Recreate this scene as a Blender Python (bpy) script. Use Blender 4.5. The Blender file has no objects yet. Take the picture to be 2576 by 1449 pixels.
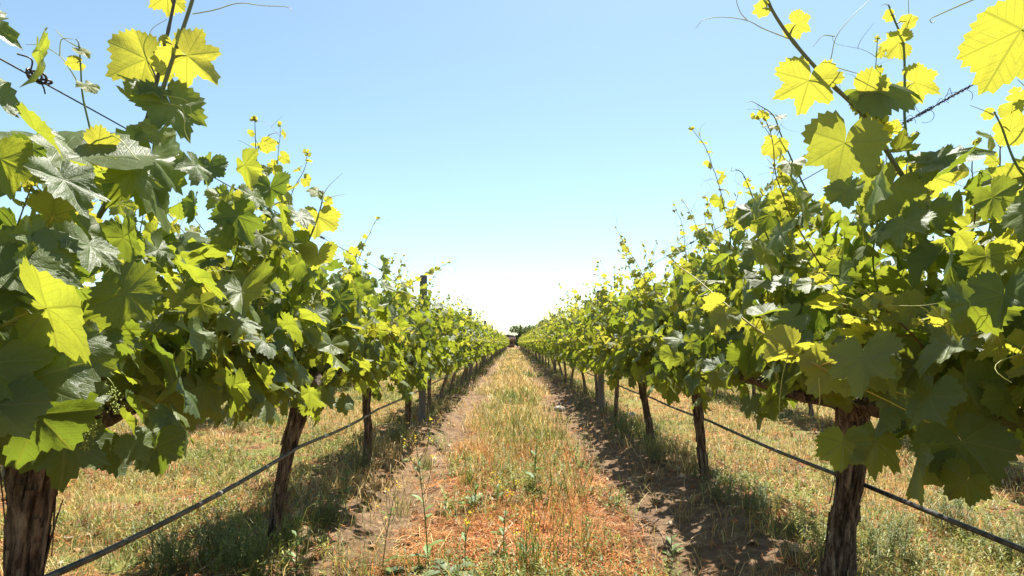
import bpy, math
import numpy as np
from mathutils import Vector

# ------------------------------------------------------------------ camera, sky, sun, exposure
SC = bpy.context.scene
COL = SC.collection
EYE = 1.05                      # camera height
FPX = 1500.0                    # focal length in pixels of a 2576 wide frame
PITCH = math.atan(137.5 / FPX)
YAW = 0.002
cam_d = bpy.data.cameras.new('camera')
cam_d.sensor_width = 36.0
cam_d.lens = FPX / 2576.0 * 36.0
cam_d.clip_start = 0.03
cam_d.clip_end = 3000.0
cam = bpy.data.objects.new('camera', cam_d)
COL.objects.link(cam)
cam.location = (0, 0, EYE)
cam.rotation_euler = (math.radians(90) + PITCH, 0, YAW)
SC.camera = cam

SUN_DIR = Vector((0.13, 0.40, 0.907)).normalized()      # towards the sun: ahead, high, slightly right
SUN_EL = math.asin(SUN_DIR.z)
SUN_AZ = math.atan2(SUN_DIR.x, SUN_DIR.y)
W = bpy.data.worlds.new('World')
SC.world = W
W.use_nodes = True
wn = W.node_tree
for n in list(wn.nodes):
    wn.nodes.remove(n)
sky = wn.nodes.new('ShaderNodeTexSky')
sky.sky_type = 'NISHITA'
sky.sun_disc = False
sky.sun_elevation = SUN_EL
sky.sun_rotation = SUN_AZ
sky.altitude = 0
sky.air_density = 1.0
sky.dust_density = 0.6
sky.ozone_density = 0.7
bg = wn.nodes.new('ShaderNodeBackground')
bg.inputs['Strength'].default_value = 0.086
wo = wn.nodes.new('ShaderNodeOutputWorld')
tint = wn.nodes.new('ShaderNodeMix')          # white balance of the sky
tint.data_type = 'RGBA'; tint.blend_type = 'MULTIPLY'
tint.inputs[0].default_value = 1.0
tint.inputs[7].default_value = (0.93, 1.0, 0.91, 1)
wn.links.new(sky.outputs[0], tint.inputs[6])
wn.links.new(tint.outputs[2], bg.inputs['Color'])
wn.links.new(bg.outputs[0], wo.inputs['Surface'])

sl = bpy.data.lights.new('sun', 'SUN')
sl.energy = 5.0
sl.angle = math.radians(0.53)
sl.color = (1.0, 0.955, 0.88)
sun = bpy.data.objects.new('sun', sl)
COL.objects.link(sun)
sun.location = (3, 10, 20)
sun.rotation_euler = SUN_DIR.to_track_quat('Z', 'Y').to_euler()

vs = SC.view_settings
vs.view_transform = 'Standard'
vs.look = 'None'
vs.gamma = 1.0
vs.use_curve_mapping = False
vs.exposure = 1.34
try:
    SC.cycles.max_bounces = 8
    SC.cycles.transmission_bounces = 6
    SC.cycles.diffuse_bounces = 4
except Exception:
    pass

# ------------------------------------------------------------------ helpers
RL, RR = -1.20, 1.38            # the two rows beside the aisle
RLL, RRR = -3.85, 4.05          # the next rows out
ROWS = np.array([RLL - 2.6, RLL, RL, RR, RRR, RRR + 2.65])


def P(px, py, Y):
    """world point at forward distance Y seen at a pixel of the 2576 x 1449 picture"""
    xc = (px - 1288.0) / FPX
    yc = (724.5 - py) / FPX
    c, s = math.cos(PITCH), math.sin(PITCH)
    x, y, z = xc, c - yc * s, s + yc * c
    cy, sy = math.cos(YAW), math.sin(YAW)
    x, y = x * cy - y * sy, x * sy + y * cy
    k = Y / y
    return np.array([x * k, Y, EYE + z * k])


def nz(v):
    v = np.asarray(v, float)
    return v / np.maximum(np.linalg.norm(v, axis=-1, keepdims=True), 1e-9)


def mk(name, V, F, mat, parent=None, uv=None, col=None, smooth=True):
    """one mesh object from vertex array and list of face-index arrays"""
    V = np.asarray(V, np.float32)
    if not isinstance(F, (list, tuple)):
        F = [F]
    F = [np.asarray(f, np.int32) for f in F if len(f)]
    li = np.concatenate([f.ravel() for f in F])
    tot = np.concatenate([np.full(len(f), f.shape[1], np.int32) for f in F])
    st = np.concatenate([[0], np.cumsum(tot)[:-1]]).astype(np.int32)
    me = bpy.data.meshes.new(name)
    me.vertices.add(len(V))
    me.vertices.foreach_set('co', V.ravel())
    me.loops.add(len(li))
    me.loops.foreach_set('vertex_index', li)
    me.polygons.add(len(tot))
    me.polygons.foreach_set('loop_start', st)
    me.polygons.foreach_set('use_smooth', np.full(len(tot), smooth, bool))
    if uv is not None:
        u = me.uv_layers.new(name='UVMap')
        u.data.foreach_set('uv', np.asarray(uv, np.float32)[li].ravel())
    if col is not None:
        a = me.color_attributes.new('lc', 'FLOAT_COLOR', 'POINT')
        c4 = np.ones((len(V), 4), np.float32)
        c4[:, :3] = col
        a.data.foreach_set('color', c4.ravel())
    me.materials.append(mat)
    me.update(calc_edges=True)
    o = bpy.data.objects.new(name, me)
    COL.objects.link(o)
    if parent is not None:
        o.parent = parent
    return o


def tag(o, label=None, cat=None, group=None, kind=None):
    if label: o['label'] = label
    if cat: o['category'] = cat
    if group: o['group'] = group
    if kind: o['kind'] = kind
    return o


def thing(name, loc, label, cat, group=None, rz=0):
    o = bpy.data.objects.new(name, None)
    o.empty_display_size = 0.1
    COL.objects.link(o)
    o.location = loc
    o.rotation_euler = (0, 0, rz)
    return tag(o, label, cat, group)


def copy_tree(o, parent=None):
    c = o.copy()
    COL.objects.link(c)
    c.parent = parent
    for ch in list(o.children):
        copy_tree(ch, c)
    return c


class Acc:
    """collects pieces into one mesh"""
    def __init__(s): s.V = []; s.F3 = []; s.F4 = []; s.U = []; s.C = []; s.n = 0
    def add(s, V, F, uv=None, col=None):
        V = np.asarray(V, float); F = np.asarray(F) + s.n
        (s.F3 if F.shape[1] == 3 else s.F4).append(F)
        s.V.append(V)
        s.U.append(uv if uv is not None else np.zeros((len(V), 2)))
        s.C.append(np.broadcast_to(col if col is not None else (.5, .5, .5), (len(V), 3)))
        s.n += len(V)
    def tube(s, pts, rad, sides=5, col=None, cap=True):
        V, F = tube(pts, rad, sides)
        s.add(V, F, col=col)
    def build(s, name, mat, parent=None, smooth=True, off=None):
        if not s.V: return None
        V = np.concatenate(s.V)
        if off is not None: V = V - np.asarray(off)
        F = []
        if s.F3: F.append(np.concatenate(s.F3))
        if s.F4: F.append(np.concatenate(s.F4))
        return mk(name, V, F, mat, parent, np.concatenate(s.U), np.concatenate(s.C), smooth)


def tube(pts, rad, sides=5):
    pts = np.asarray(pts, float); n = len(pts)
    rad = np.broadcast_to(np.asarray(rad, float), (n,))
    d = np.gradient(pts, axis=0); d = nz(d)
    ref = np.array([0.31, 0.2, 0.93]) if abs(np.mean(d[:, 2])) < .8 else np.array([0.95, 0.3, 0.05])
    a = nz(np.cross(d, ref)); b = np.cross(d, a)
    t = np.arange(sides) * 2 * math.pi / sides
    V = pts[:, None, :] + rad[:, None, None] * (np.cos(t)[None, :, None] * a[:, None, :] + np.sin(t)[None, :, None] * b[:, None, :])
    V = V.reshape(-1, 3)
    i = np.arange(n - 1)[:, None] * sides; j = np.arange(sides)[None, :]; k = (j + 1) % sides
    F = np.stack([i + j, i + k, i + k + sides, i + j + sides], -1).reshape(-1, 4)
    return V, F


def spline(pts, n):
    """Catmull-Rom through points"""
    pts = np.asarray(pts, float)
    if len(pts) == 2:
        t = np.linspace(0, 1, n)[:, None]
        return pts[0] * (1 - t) + pts[1] * t
    p = np.vstack([2 * pts[0] - pts[1], pts, 2 * pts[-1] - pts[-2]])
    u = np.linspace(0, len(pts) - 1 - 1e-6, n)
    i = u.astype(int); t = (u - i)[:, None]
    a, b, c, d = p[i], p[i + 1], p[i + 2], p[i + 3]
    return .5 * (2 * b + (c - a) * t + (2 * a - 5 * b + 4 * c - d) * t ** 2 + (3 * b - a - 3 * c + d) * t ** 3)


def vnoise(x, y, seed, f):
    """smooth value noise, vectorised"""
    x = np.asarray(x, float) * f; y = np.asarray(y, float) * f
    xi = np.floor(x).astype(np.int64); yi = np.floor(y).astype(np.int64)
    fx = x - xi; fy = y - yi
    fx = fx * fx * (3 - 2 * fx); fy = fy * fy * (3 - 2 * fy)
    def h(a, b):
        v = (a * 374761393 + b * 668265263 + seed * 1442695041) & 0x7fffffff
        v = ((v ^ (v >> 13)) * 1274126177) & 0x7fffffff
        return ((v ^ (v >> 16)) & 0xffff) / 65535.0
    return (h(xi, yi) * (1 - fx) + h(xi + 1, yi) * fx) * (1 - fy) + (h(xi, yi + 1) * (1 - fx) + h(xi + 1, yi + 1) * fx) * fy


def H(x, y):
    """ground height"""
    x = np.asarray(x, float); y = np.asarray(y, float)
    z = np.zeros(np.broadcast(x, y).shape)
    for r in ROWS:
        z = z + .055 * np.exp(-((x - r) / .30) ** 2)
    z = z - .03 * np.exp(-((x + .72) / .16) ** 2) - .03 * np.exp(-((x - .72) / .16) ** 2)
    z = z + .05 * (vnoise(x, y, 3, 1.1) - .5) + .035 * (vnoise(x, y, 5, 4.0) - .5) + .030 * (vnoise(x, y, 7, 13.) - .5)
    far = np.clip((np.abs(x) - 9) / 10, 0, 1)
    return z * (1 - far) - .02


# ------------------------------------------------------------------ materials
class NT:
    def __init__(s, name):
        s.m = bpy.data.materials.new(name); s.m.use_nodes = True
        s.t = s.m.node_tree
        for n in list(s.t.nodes): s.t.nodes.remove(n)
        s.out = s.t.nodes.new('ShaderNodeOutputMaterial')
    def n(s, typ, **kw):
        nd = s.t.nodes.new('ShaderNode' + typ)
        for k, v in kw.items(): setattr(nd, k, v)
        return nd
    def put(s, sock, v):
        if isinstance(v, bpy.types.NodeSocket): s.t.links.new(v, sock)
        elif isinstance(v, (tuple, list)) and len(v) == 3 and sock.type == 'RGBA': sock.default_value = (*v, 1)
        else: sock.default_value = v
    def math(s, op, a, b=None, c=None, clamp=False):
        nd = s.n('Math', operation=op); nd.use_clamp = clamp
        s.put(nd.inputs[0], a)
        if b is not None: s.put(nd.inputs[1], b)
        if c is not None: s.put(nd.inputs[2], c)
        return nd.outputs[0]
    def mix(s, f, a, b):
        nd = s.n('Mix', data_type='RGBA')
        s.put(nd.inputs[0], f); s.put(nd.inputs[6], a); s.put(nd.inputs[7], b)
        return nd.outputs[2]
    def noise(s, vec, scale, detail=4, rough=.6, dist=0):
        nd = s.n('TexNoise')
        if vec is not None: s.put(nd.inputs['Vector'], vec)
        nd.inputs['Scale'].default_value = scale; nd.inputs['Detail'].default_value = detail
        nd.inputs['Roughness'].default_value = rough; nd.inputs['Distortion'].default_value = dist
        return nd.outputs[0]
    def ramp(s, f, stops):
        nd = s.n('ValToRGB'); cr = nd.color_ramp
        while len(cr.elements) < len(stops): cr.elements.new(.5)
        for e, (p, c) in zip(cr.elements, stops):
            e.position = p; e.color = (*c, 1)
        s.put(nd.inputs[0], f)
        return nd.outputs[0]
    def smooth(s, v, a, b):
        nd = s.n('MapRange', interpolation_type='SMOOTHSTEP')
        s.put(nd.inputs[0], v); s.put(nd.inputs[1], a); s.put(nd.inputs[2], b)
        return nd.outputs[0]
    def bump(s, h, strength, dist=.01):
        nd = s.n('Bump'); nd.inputs['Strength'].default_value = strength; nd.inputs['Distance'].default_value = dist
        s.put(nd.inputs['Height'], h)
        return nd.outputs[0]
    def bsdf(s, col, rough, normal=None, spec=.5):
        nd = s.n('BsdfPrincipled')
        s.put(nd.inputs['Base Color'], col); s.put(nd.inputs['Roughness'], rough)
        s.put(nd.inputs['Specular IOR Level'], spec)
        if normal is not None: s.put(nd.inputs['Normal'], normal)
        return nd.outputs[0]
    def finish(s, sh):
        s.t.links.new(sh, s.out.inputs['Surface']); return s.m


def leaf_material():
    s = NT('grape_leaf')
    uv = s.n('UVMap').outputs[0]
    sp = s.n('SeparateXYZ'); s.put(sp.inputs[0], uv)
    x, y = sp.outputs[0], sp.outputs[1]
    ax = s.math('ABSOLUTE', x)
    ang = s.math('ARCTAN2', ax, y)
    th = s.math('ADD', s.math('MULTIPLY', s.math('GREATER_THAN', ang, math.radians(24)), math.radians(48)),
                s.math('MULTIPLY', s.math('GREATER_THAN', ang, math.radians(76)), math.radians(54)))
    r = s.math('SQRT', s.math('ADD', s.math('MULTIPLY', x, x), s.math('MULTIPLY', y, y)))
    da = s.math('SUBTRACT', ang, th)
    along = s.math('MULTIPLY', r, s.math('COSINE', da))
    perp = s.math('MULTIPLY', r, s.math('ABSOLUTE', s.math('SINE', da)))
    main = s.math('SUBTRACT', 1.0, s.smooth(perp, .006, .030))
    ph = s.math('PINGPONG', s.math('MULTIPLY', s.math('SUBTRACT', along, s.math('MULTIPLY', perp, .85)), 6.5), .5)
    sec = s.math('MULTIPLY', s.math('SUBTRACT', 1.0, s.smooth(ph, .02, .09)), .65)
    vein = s.math('MAXIMUM', main, sec)
    vor = s.n('TexVoronoi', feature='DISTANCE_TO_EDGE'); s.put(vor.inputs['Vector'], uv); vor.inputs['Scale'].default_value = 17
    cells = s.math('SUBTRACT', 1.0, s.smooth(vor.outputs['Distance'], 0.0, .12))
    vein2 = s.math('MAXIMUM', vein, s.math('MULTIPLY', cells, .30))
    at = s.n('Attribute', attribute_name='lc'); sc = s.n('SeparateColor'); s.put(sc.inputs[0], at.outputs['Color'])
    age, rnd = sc.outputs[0], sc.outputs[1]
    geo = s.n('NewGeometry'); back = geo.outputs['Backfacing']
    tc = s.n('TexCoord').outputs['Object']
    mott = s.noise(tc, 30, 3, .6)
    top = s.mix(rnd, (.055, .092, .020), (.130, .170, .036))
    top = s.mix(age, top, (.20, .25, .05))
    top = s.mix(s.math('MULTIPLY', vein, .35), top, (.22, .27, .10))
    top = s.mix(s.math('MULTIPLY', mott, .25), top, (.10, .12, .04))
    top = s.mix(s.math('MULTIPLY', s.smooth(s.noise(tc, 22, 4, .7), .62, .74), .35), top, (.16, .13, .05))
    und = s.mix(rnd, (.10, .135, .045), (.15, .18, .065))
    und = s.mix(age, und, (.30, .33, .10))
    und = s.mix(s.math('MULTIPLY', vein, .4), und, (.30, .34, .16))
    col = s.mix(back, top, und)
    tr = s.mix(rnd, (.18, .27, .020), (.50, .56, .035))
    tr = s.mix(s.math('MULTIPLY', s.smooth(s.noise(tc, 9, 2), .4, .7), .45), tr, (.24, .34, .03))
    tr = s.mix(age, tr, s.mix(s.noise(tc, 26, 3, .6), (.64, .54, .045), (.50, .48, .05)))
    tr = s.mix(s.math('MULTIPLY', vein2, .7), tr, (.26, .27, .02))
    h = s.math('SUBTRACT', s.math('MULTIPLY', mott, .5), s.math('MULTIPLY', vein2, .8))
    bn = s.bump(h, .34, .003)
    p = s.bsdf(col, s.math('ADD', .47, s.math('MULTIPLY', back, .25)), bn, .48)
    t = s.n('BsdfTranslucent'); s.put(t.inputs['Color'], tr); s.put(t.inputs['Normal'], bn)
    mx = s.n('MixShader'); s.put(mx.inputs[0], s.math('ADD', .44, s.math('MULTIPLY', age, .12)))
    s.t.links.new(p, mx.inputs[1]); s.t.links.new(t.outputs[0], mx.inputs[2])
    return s.finish(mx.outputs[0])


def attr_material(name, trans=.35, rough=.6, spec=.3):
    """plant matter whose own colour is stored per piece"""
    s = NT(name)
    at = s.n('Attribute', attribute_name='lc').outputs['Color']
    p = s.bsdf(at, rough, None, spec)
    if trans <= 0: return s.finish(p)
    t = s.n('BsdfTranslucent'); s.put(t.inputs['Color'], at)
    mx = s.n('MixShader'); mx.inputs[0].default_value = trans
    s.t.links.new(p, mx.inputs[1]); s.t.links.new(t.outputs[0], mx.inputs[2])
    return s.finish(mx.outputs[0])


def bark_material(name, stops, sc=(14, 14, 2.2)):
    s = NT(name)
    tc = s.n('TexCoord').outputs['Object']
    mp = s.n('Mapping'); s.put(mp.inputs['Vector'], tc); mp.inputs['Scale'].default_value = sc
    a = s.noise(mp.outputs[0], 3.0, 8, .68, .6)
    b = s.noise(mp.outputs[0], 9.0, 5, .7)
    c = s.noise(tc, 9, 3)
    f = s.math('ADD', s.math('MULTIPLY', a, .7), s.math('MULTIPLY', b, .3))
    col = s.ramp(f, stops)
    col = s.mix(s.math('MULTIPLY', s.smooth(c, .55, .75), .5), col, (.035, .022, .016))
    bn = s.bump(f, 1.0, .05)
    return s.finish(s.bsdf(col, .85, bn, .25))


def plain(name, c1, c2, scale, rough, spec=.4, bump=.3, metal=0):
    s = NT(name)
    tc = s.n('TexCoord').outputs['Object']
    f = s.noise(tc, scale, 5)
    nd = s.bsdf(s.mix(s.smooth(f, .35, .65), c1, c2), rough, s.bump(f, bump, .004), spec)
    nd.node.inputs['Metallic'].default_value = metal
    return s.finish(nd)


def ground_material():
    s = NT('ground')
    tc = s.n('TexCoord').outputs['Object']
    sp = s.n('SeparateXYZ'); s.put(sp.inputs[0], tc)
    x, y = sp.outputs[0], sp.outputs[1]
    n1 = s.noise(tc, 2.2, 8, .7); n2 = s.noise(tc, 14, 8, .7); n3 = s.noise(tc, 60, 5, .7); n4 = s.noise(tc, .5, 3)
    soil = s.ramp(n2, [(.25, (.075, .045, .026)), (.5, (.18, .112, .064)), (.75, (.36, .245, .145))])
    soil = s.mix(s.math('MULTIPLY', s.smooth(n3, .5, .75), .5), soil, (.10, .065, .045))
    lit = s.ramp(n3, [(.25, (.06, .025, .013)), (.5, (.24, .09, .036)), (.75, (.50, .22, .085))])
    dry = s.ramp(n3, [(.25, (.10, .06, .02)), (.5, (.28, .175, .055)), (.75, (.46, .32, .12))])
    grn = s.ramp(n3, [(.25, (.06, .07, .02)), (.5, (.16, .17, .045)), (.75, (.36, .30, .10))])
    wx = s.math('ADD', x, s.math('MULTIPLY', s.math('SUBTRACT', s.noise(tc, 3.1, 6, .7), .5), .9))
    cx = s.math('ABSOLUTE', s.math('SUBTRACT', wx, .05))
    centre = s.math('SUBTRACT', 1.0, s.smooth(s.math('ADD', cx, s.math('MULTIPLY', n1, .4)), .55, .85))
    near = s.math('SUBTRACT', 1.0, s.smooth(s.math('ADD', y, s.math('MULTIPLY', n1, 3.0)), 6.0, 9.0))
    c = s.mix(s.math('MULTIPLY', centre, near), soil, lit)
    c = s.mix(s.math('MULTIPLY', centre, s.math('SUBTRACT', 1.0, near)), c, dry)
    ax = s.math('ABSOLUTE', s.math('SUBTRACT', x, .09))
    outer = s.smooth(s.math('ADD', ax, s.math('MULTIPLY', n1, .5)), 1.65, 2.1)
    oc = s.mix(s.smooth(n1, .44, .56), s.mix(s.smooth(n2, .4, .6), soil, lit), grn)
    oc = s.mix(s.smooth(y, 5.0, 12.0), oc, s.mix(s.smooth(n4, .4, .6), dry, grn))
    c = s.mix(outer, c, oc)
    h = s.math('ADD', s.math('MULTIPLY', n2, 1.0), s.math('MULTIPLY', n3, .5))
    return s.finish(s.bsdf(c, .95, s.bump(h, .9, .03), .15))


M_LEAF = leaf_material()
M_STEM = attr_material('green_stem', .12, .5, .4)
M_GRASS = attr_material('grass_blade', .42, .55, .35)
M_LITTER = attr_material('dry_litter', .15, .8, .2)
M_WEED = attr_material('weed_leaf', .40, .5, .35)
M_BARK = bark_material('vine_bark', [(.36, (.018, .011, .008)), (.45, (.10, .068, .048)), (.54, (.27, .20, .15)), (.67, (.50, .41, .32))], (16, 16, 3.2))
M_POST = bark_material('weathered_post', [(.3, (.09, .08, .07)), (.5, (.22, .20, .18)), (.75, (.36, .34, .31))], (30, 30, 2.0))
M_HOSE = plain('drip_hose_rubber', (.012, .012, .013), (.085, .078, .070), 30, .38, .5)
M_DUST = plain('lime_scale', (.10, .095, .09), (.32, .30, .28), 60, .8)
M_WIRE = plain('rusty_wire', (.03, .018, .015), (.09, .06, .05), 60, .5, .5, .2, .5)
M_DEAD = plain('dead_tendril', (.05, .025, .018), (.12, .06, .04), 90, .8)
M_STONE = plain('pale_stone', (.30, .25, .20), (.52, .46, .38), 14, .85, .3, .6)
M_GROUND = ground_material()
M_FLOWER = attr_material('petal', .3, .6, .2)

# ------------------------------------------------------------------ grape leaf templates
def leaf_template(n, rings, depth, seed):
    rng = np.random.default_rng(seed)
    kt = np.array([0, 25, 48, 76, 102, 128, 158, 176, 180.])
    kr = np.array([1.0, .82, .90, .76, .82, .72, .60, .26, .12])
    kr = kr.copy(); kr[1] -= depth; kr[3] -= depth * .8
    th = np.linspace(-178, 178, n)
    a = np.abs(th)
    r = np.interp(a, kt, kr)
    # rounded lobes: ease between knots
    i = np.clip(np.searchsorted(kt, a, 'right') - 1, 0, len(kt) - 2)
    f = (a - kt[i]) / (kt[i + 1] - kt[i]); f = f * f * (3 - 2 * f) * .6 + f * .4
    r = kr[i] * (1 - f) + kr[i + 1] * f
    if n >= 24:
        tooth = np.where(np.arange(n) % 2 == 0, 1.055, .945)
        r = r * tooth * (1 + rng.normal(0, .02, n))
    w1 = rng.uniform(0, 6.28, 3)
    t = np.radians(th)
    r = r * (1 + .07 * np.sin(t + w1[0]) + .06 * np.sin(2 * t + w1[1]) + .04 * np.sin(5 * t + w1[2]))
    ox, oy = r * np.sin(t), r * np.cos(t)
    fr = np.linspace(0, 1, rings + 1)[1:]
    X = np.concatenate([[0]] + [ox * q for q in fr]); Y = np.concatenate([[0]] + [oy * q for q in fr])
    F = []
    for j in range(n - 1):
        F.append((0, 1 + j + 1, 1 + j))
    for k in range(rings - 1):
        b = 1 + k * n
        for j in range(n - 1):
            F.append((b + j, b + j + 1, b + n + j + 1)); F.append((b + j, b + n + j + 1, b + n + j))
    # winding so that the upper side faces +z
    F = np.array(F)
    v = np.stack([X, Y], 1)
    d1 = v[F[:, 1]] - v[F[:, 0]]; d2 = v[F[:, 2]] - v[F[:, 0]]
    neg = (d1[:, 0] * d2[:, 1] - d1[:, 1] * d2[:, 0]) < 0
    F[neg] = F[neg][:, ::-1]
    return v, F


TH = [leaf_template(62, 5, d, i) for i, d in enumerate((.02, .12, .24, .07, .18))]
TM = [leaf_template(26, 2, d, i) for i, d in enumerate((.04, .2, .12))]
TF = [leaf_template(9, 1, 0.05, 1)]


def leaves(acc, O, T, N, S, age, rng, tmpl, curl=1.0):
    """add a batch of leaves: O blade origin, T tip direction, N upper-side normal, S length"""
    O = np.atleast_2d(O); K = len(O)
    N = nz(N); T = T - N * np.sum(T * N, -1, keepdims=True); T = nz(T); X = np.cross(T, N)
    which = rng.integers(0, len(tmpl), K)
    rnd = rng.random(K)
    for w in range(len(tmpl)):
        m = which == w
        if not m.any(): continue
        v, F = tmpl[w]
        k = m.sum()
        x = v[None, :, 0] * rng.uniform(.82, 1.15, (k, 1)); y = v[None, :, 1] * np.ones((k, 1))
        x = x + rng.normal(0, .10, (k, 1)) * y * curl
        r2 = x * x + y * y
        th = np.arctan2(x, y)
        fold = rng.normal(.14, .38, (k, 1)) * curl; droop = rng.normal(.22, .28, (k, 1)) * curl
        rip = rng.uniform(.04, .15, (k, 1)) * curl; ph = rng.uniform(0, 6.28, (k, 1))
        z = -fold * np.abs(x) * 1.0 - droop * y * np.abs(y) + rip * np.sin(5 * th + ph) * r2 + .05 * curl * np.sin(3 * x * 2 + ph * 2) * r2
        z = z - rng.normal(0, .12, (k, 1)) * x * np.abs(x)
        aa = np.abs(th); da = np.minimum(np.minimum(aa, np.abs(aa - .84)), np.abs(aa - 1.78)); rr_ = np.sqrt(r2)
        z = z + (.085 * curl) * rr_ * (1 - np.exp(-(da / .17) ** 2))            # puffed between the main veins
        z = z + .016 * curl * np.sin(22 * rr_ + ph) * np.clip(rr_ * 2, 0, 1)
        y2 = y * (1 - .12 * np.abs(droop))
        s = S[m][:, None, None]
        V = O[m][:, None, :] + s * (x[..., None] * X[m][:, None, :] + y2[..., None] * T[m][:, None, :] + z[..., None] * N[m][:, None, :])
        FF = (F[None] + (np.arange(k) * len(v))[:, None, None]).reshape(-1, 3)
        uv = np.broadcast_to(v[None], (k, len(v), 2)).reshape(-1, 2)
        c = np.stack([np.repeat(age[m], len(v)), np.repeat(rnd[m], len(v)), np.zeros(k * len(v))], 1)
        acc.add(V.reshape(-1, 3), FF, uv, c)


# ------------------------------------------------------------------ shoots and vines
def tendril(acc, p, d, L, rng, r=.0009, fork=True, col=(.42, .42, .08)):
    n = 12
    pts = [p]; d = nz(d); ax = nz(rng.normal(0, 1, 3))
    curl = 0.03
    for i in range(n):
        pts.append(pts[-1] + d * L / n)
        d = nz(d + np.cross(ax, d) * curl + np.array([0, 0, -.02]))
        curl += rng.uniform(.01, .09)
    pts = np.array(pts)
    acc.tube(pts, np.linspace(r, r * .45, len(pts)), 4, col)
    if fork:
        q = pts[5]; d2 = nz(pts[6] - pts[5] + rng.normal(0, .02, 3)); pp = [q]
        for i in range(7):
            pp.append(pp[-1] + d2 * L / n); d2 = nz(d2 - np.cross(ax, d2) * .16 + rng.normal(0, .05, 3))
        acc.tube(pp, np.linspace(r * .8, r * .4, len(pp)), 4, col)


STEM_C = [np.array((.13, .17, .045)), np.array((.20, .12, .05)), np.array((.16, .22, .05))]


def grow(start, d0, L, rng, g=.0, step=.057, wander=.10):
    pts = [np.array(start, float)]; d = nz(d0)
    n = max(4, int(L / step))
    for i in range(n):
        pts.append(pts[-1] + d * step)
        d = nz(d + rng.normal(0, wander, 3) * np.array([1, 1, .5]) + np.array([0, 0, -g]) * (i / n))
    return np.array(pts)


def dress(pts, rng, stem, lf, tn, lod, size=.088, r0=.0042, out=0.0, side_bias=0.0, agek=1.12, tip_young=True):
    """stem, petioles, leaves and tendrils along a shoot"""
    n = len(pts)
    sp = spline(pts, n * (3 if lod == 0 else 1))
    rr = np.linspace(r0, r0 * .28, len(sp))
    if lod == 0:
        rr = rr * (1 + .22 * (np.abs(np.sin(np.arange(len(sp)) * math.pi / 3)) < .2))
    sc = STEM_C[rng.integers(0, 3)]
    stem.tube(sp, rr, 6 if lod == 0 else 3, sc)
    O, T, N, S, A = [], [], [], [], []
    s = 1 if rng.random() < .5 else -1
    az0 = rng.uniform(0, 2 * math.pi)
    for i in range(1, n):
        f = i / (n - 1)
        p = pts[i]; d = nz(pts[min(i + 1, n - 1)] - pts[i - 1])
        s = -s
        a = az0 + rng.normal(0, .5)
        lat = np.array([math.cos(a), math.sin(a), 0]) * s
        lat[0] += side_bias * .9
        lat = nz(lat - d * np.dot(lat, d) * .7)
        k = size * (1 - .84 * f ** 2.3) * rng.uniform(.55, 1.18)
        if f < .18: k *= .8
        pl = k * rng.uniform(.6, 1.1)
        pd = nz(lat + d * .5 + np.array([0, 0, .15 + .3 * f]))
        o = p + pd * pl
        stem_pts = [p, p + pd * pl * .55 + np.array([0, 0, .006]), o]
        if lod <= 1:
            stem.tube(stem_pts, [r0 * .36 * (1 - .5 * f), r0 * .28 * (1 - .5 * f), r0 * .25 * (1 - .5 * f)], 4 if lod == 0 else 3, sc * np.array([1.6, 1.35, 1.]))
        O.append(o)
        T.append(nz(lat * .55 + np.array([0, 0, -.65 + .6 * f]) + rng.normal(0, .40, 3)))
        N.append(nz(lat * .45 + np.array([0, 0, .62]) + rng.normal(0, .52, 3)))
        S.append(k); A.append(np.clip(f ** (agek if lod == 0 else agek * .85) * 1.05 + rng.normal(0, .16), 0, 1))
        if tn is not None and (f > .35) and rng.random() < (.34 if lod == 0 else .25):
            if isinstance(tn, list):
                tn.append(Acc())
            tendril(tn[-1] if isinstance(tn, list) else tn, p, -lat + d * .9 + rng.normal(0, .2, 3), rng.uniform(.09, .2), rng, .0011 if lod == 0 else .0016, lod == 0)
    if lod <= 1:                                   # cluster of unopened leaves at the tip
        for q in range(4):
            O.append(pts[-1] + rng.normal(0, .006, 3)); T.append(nz(rng.normal(0, 1, 3) + np.array([0, 0, .6])))
            N.append(nz(rng.normal(0, 1, 3))); S.append(rng.uniform(.008, .016)); A.append(.95)
    leaves(lf, np.array(O), np.array(T), np.array(N), np.array(S), np.array(A), rng, (TH, TM, TF)[lod])


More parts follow.
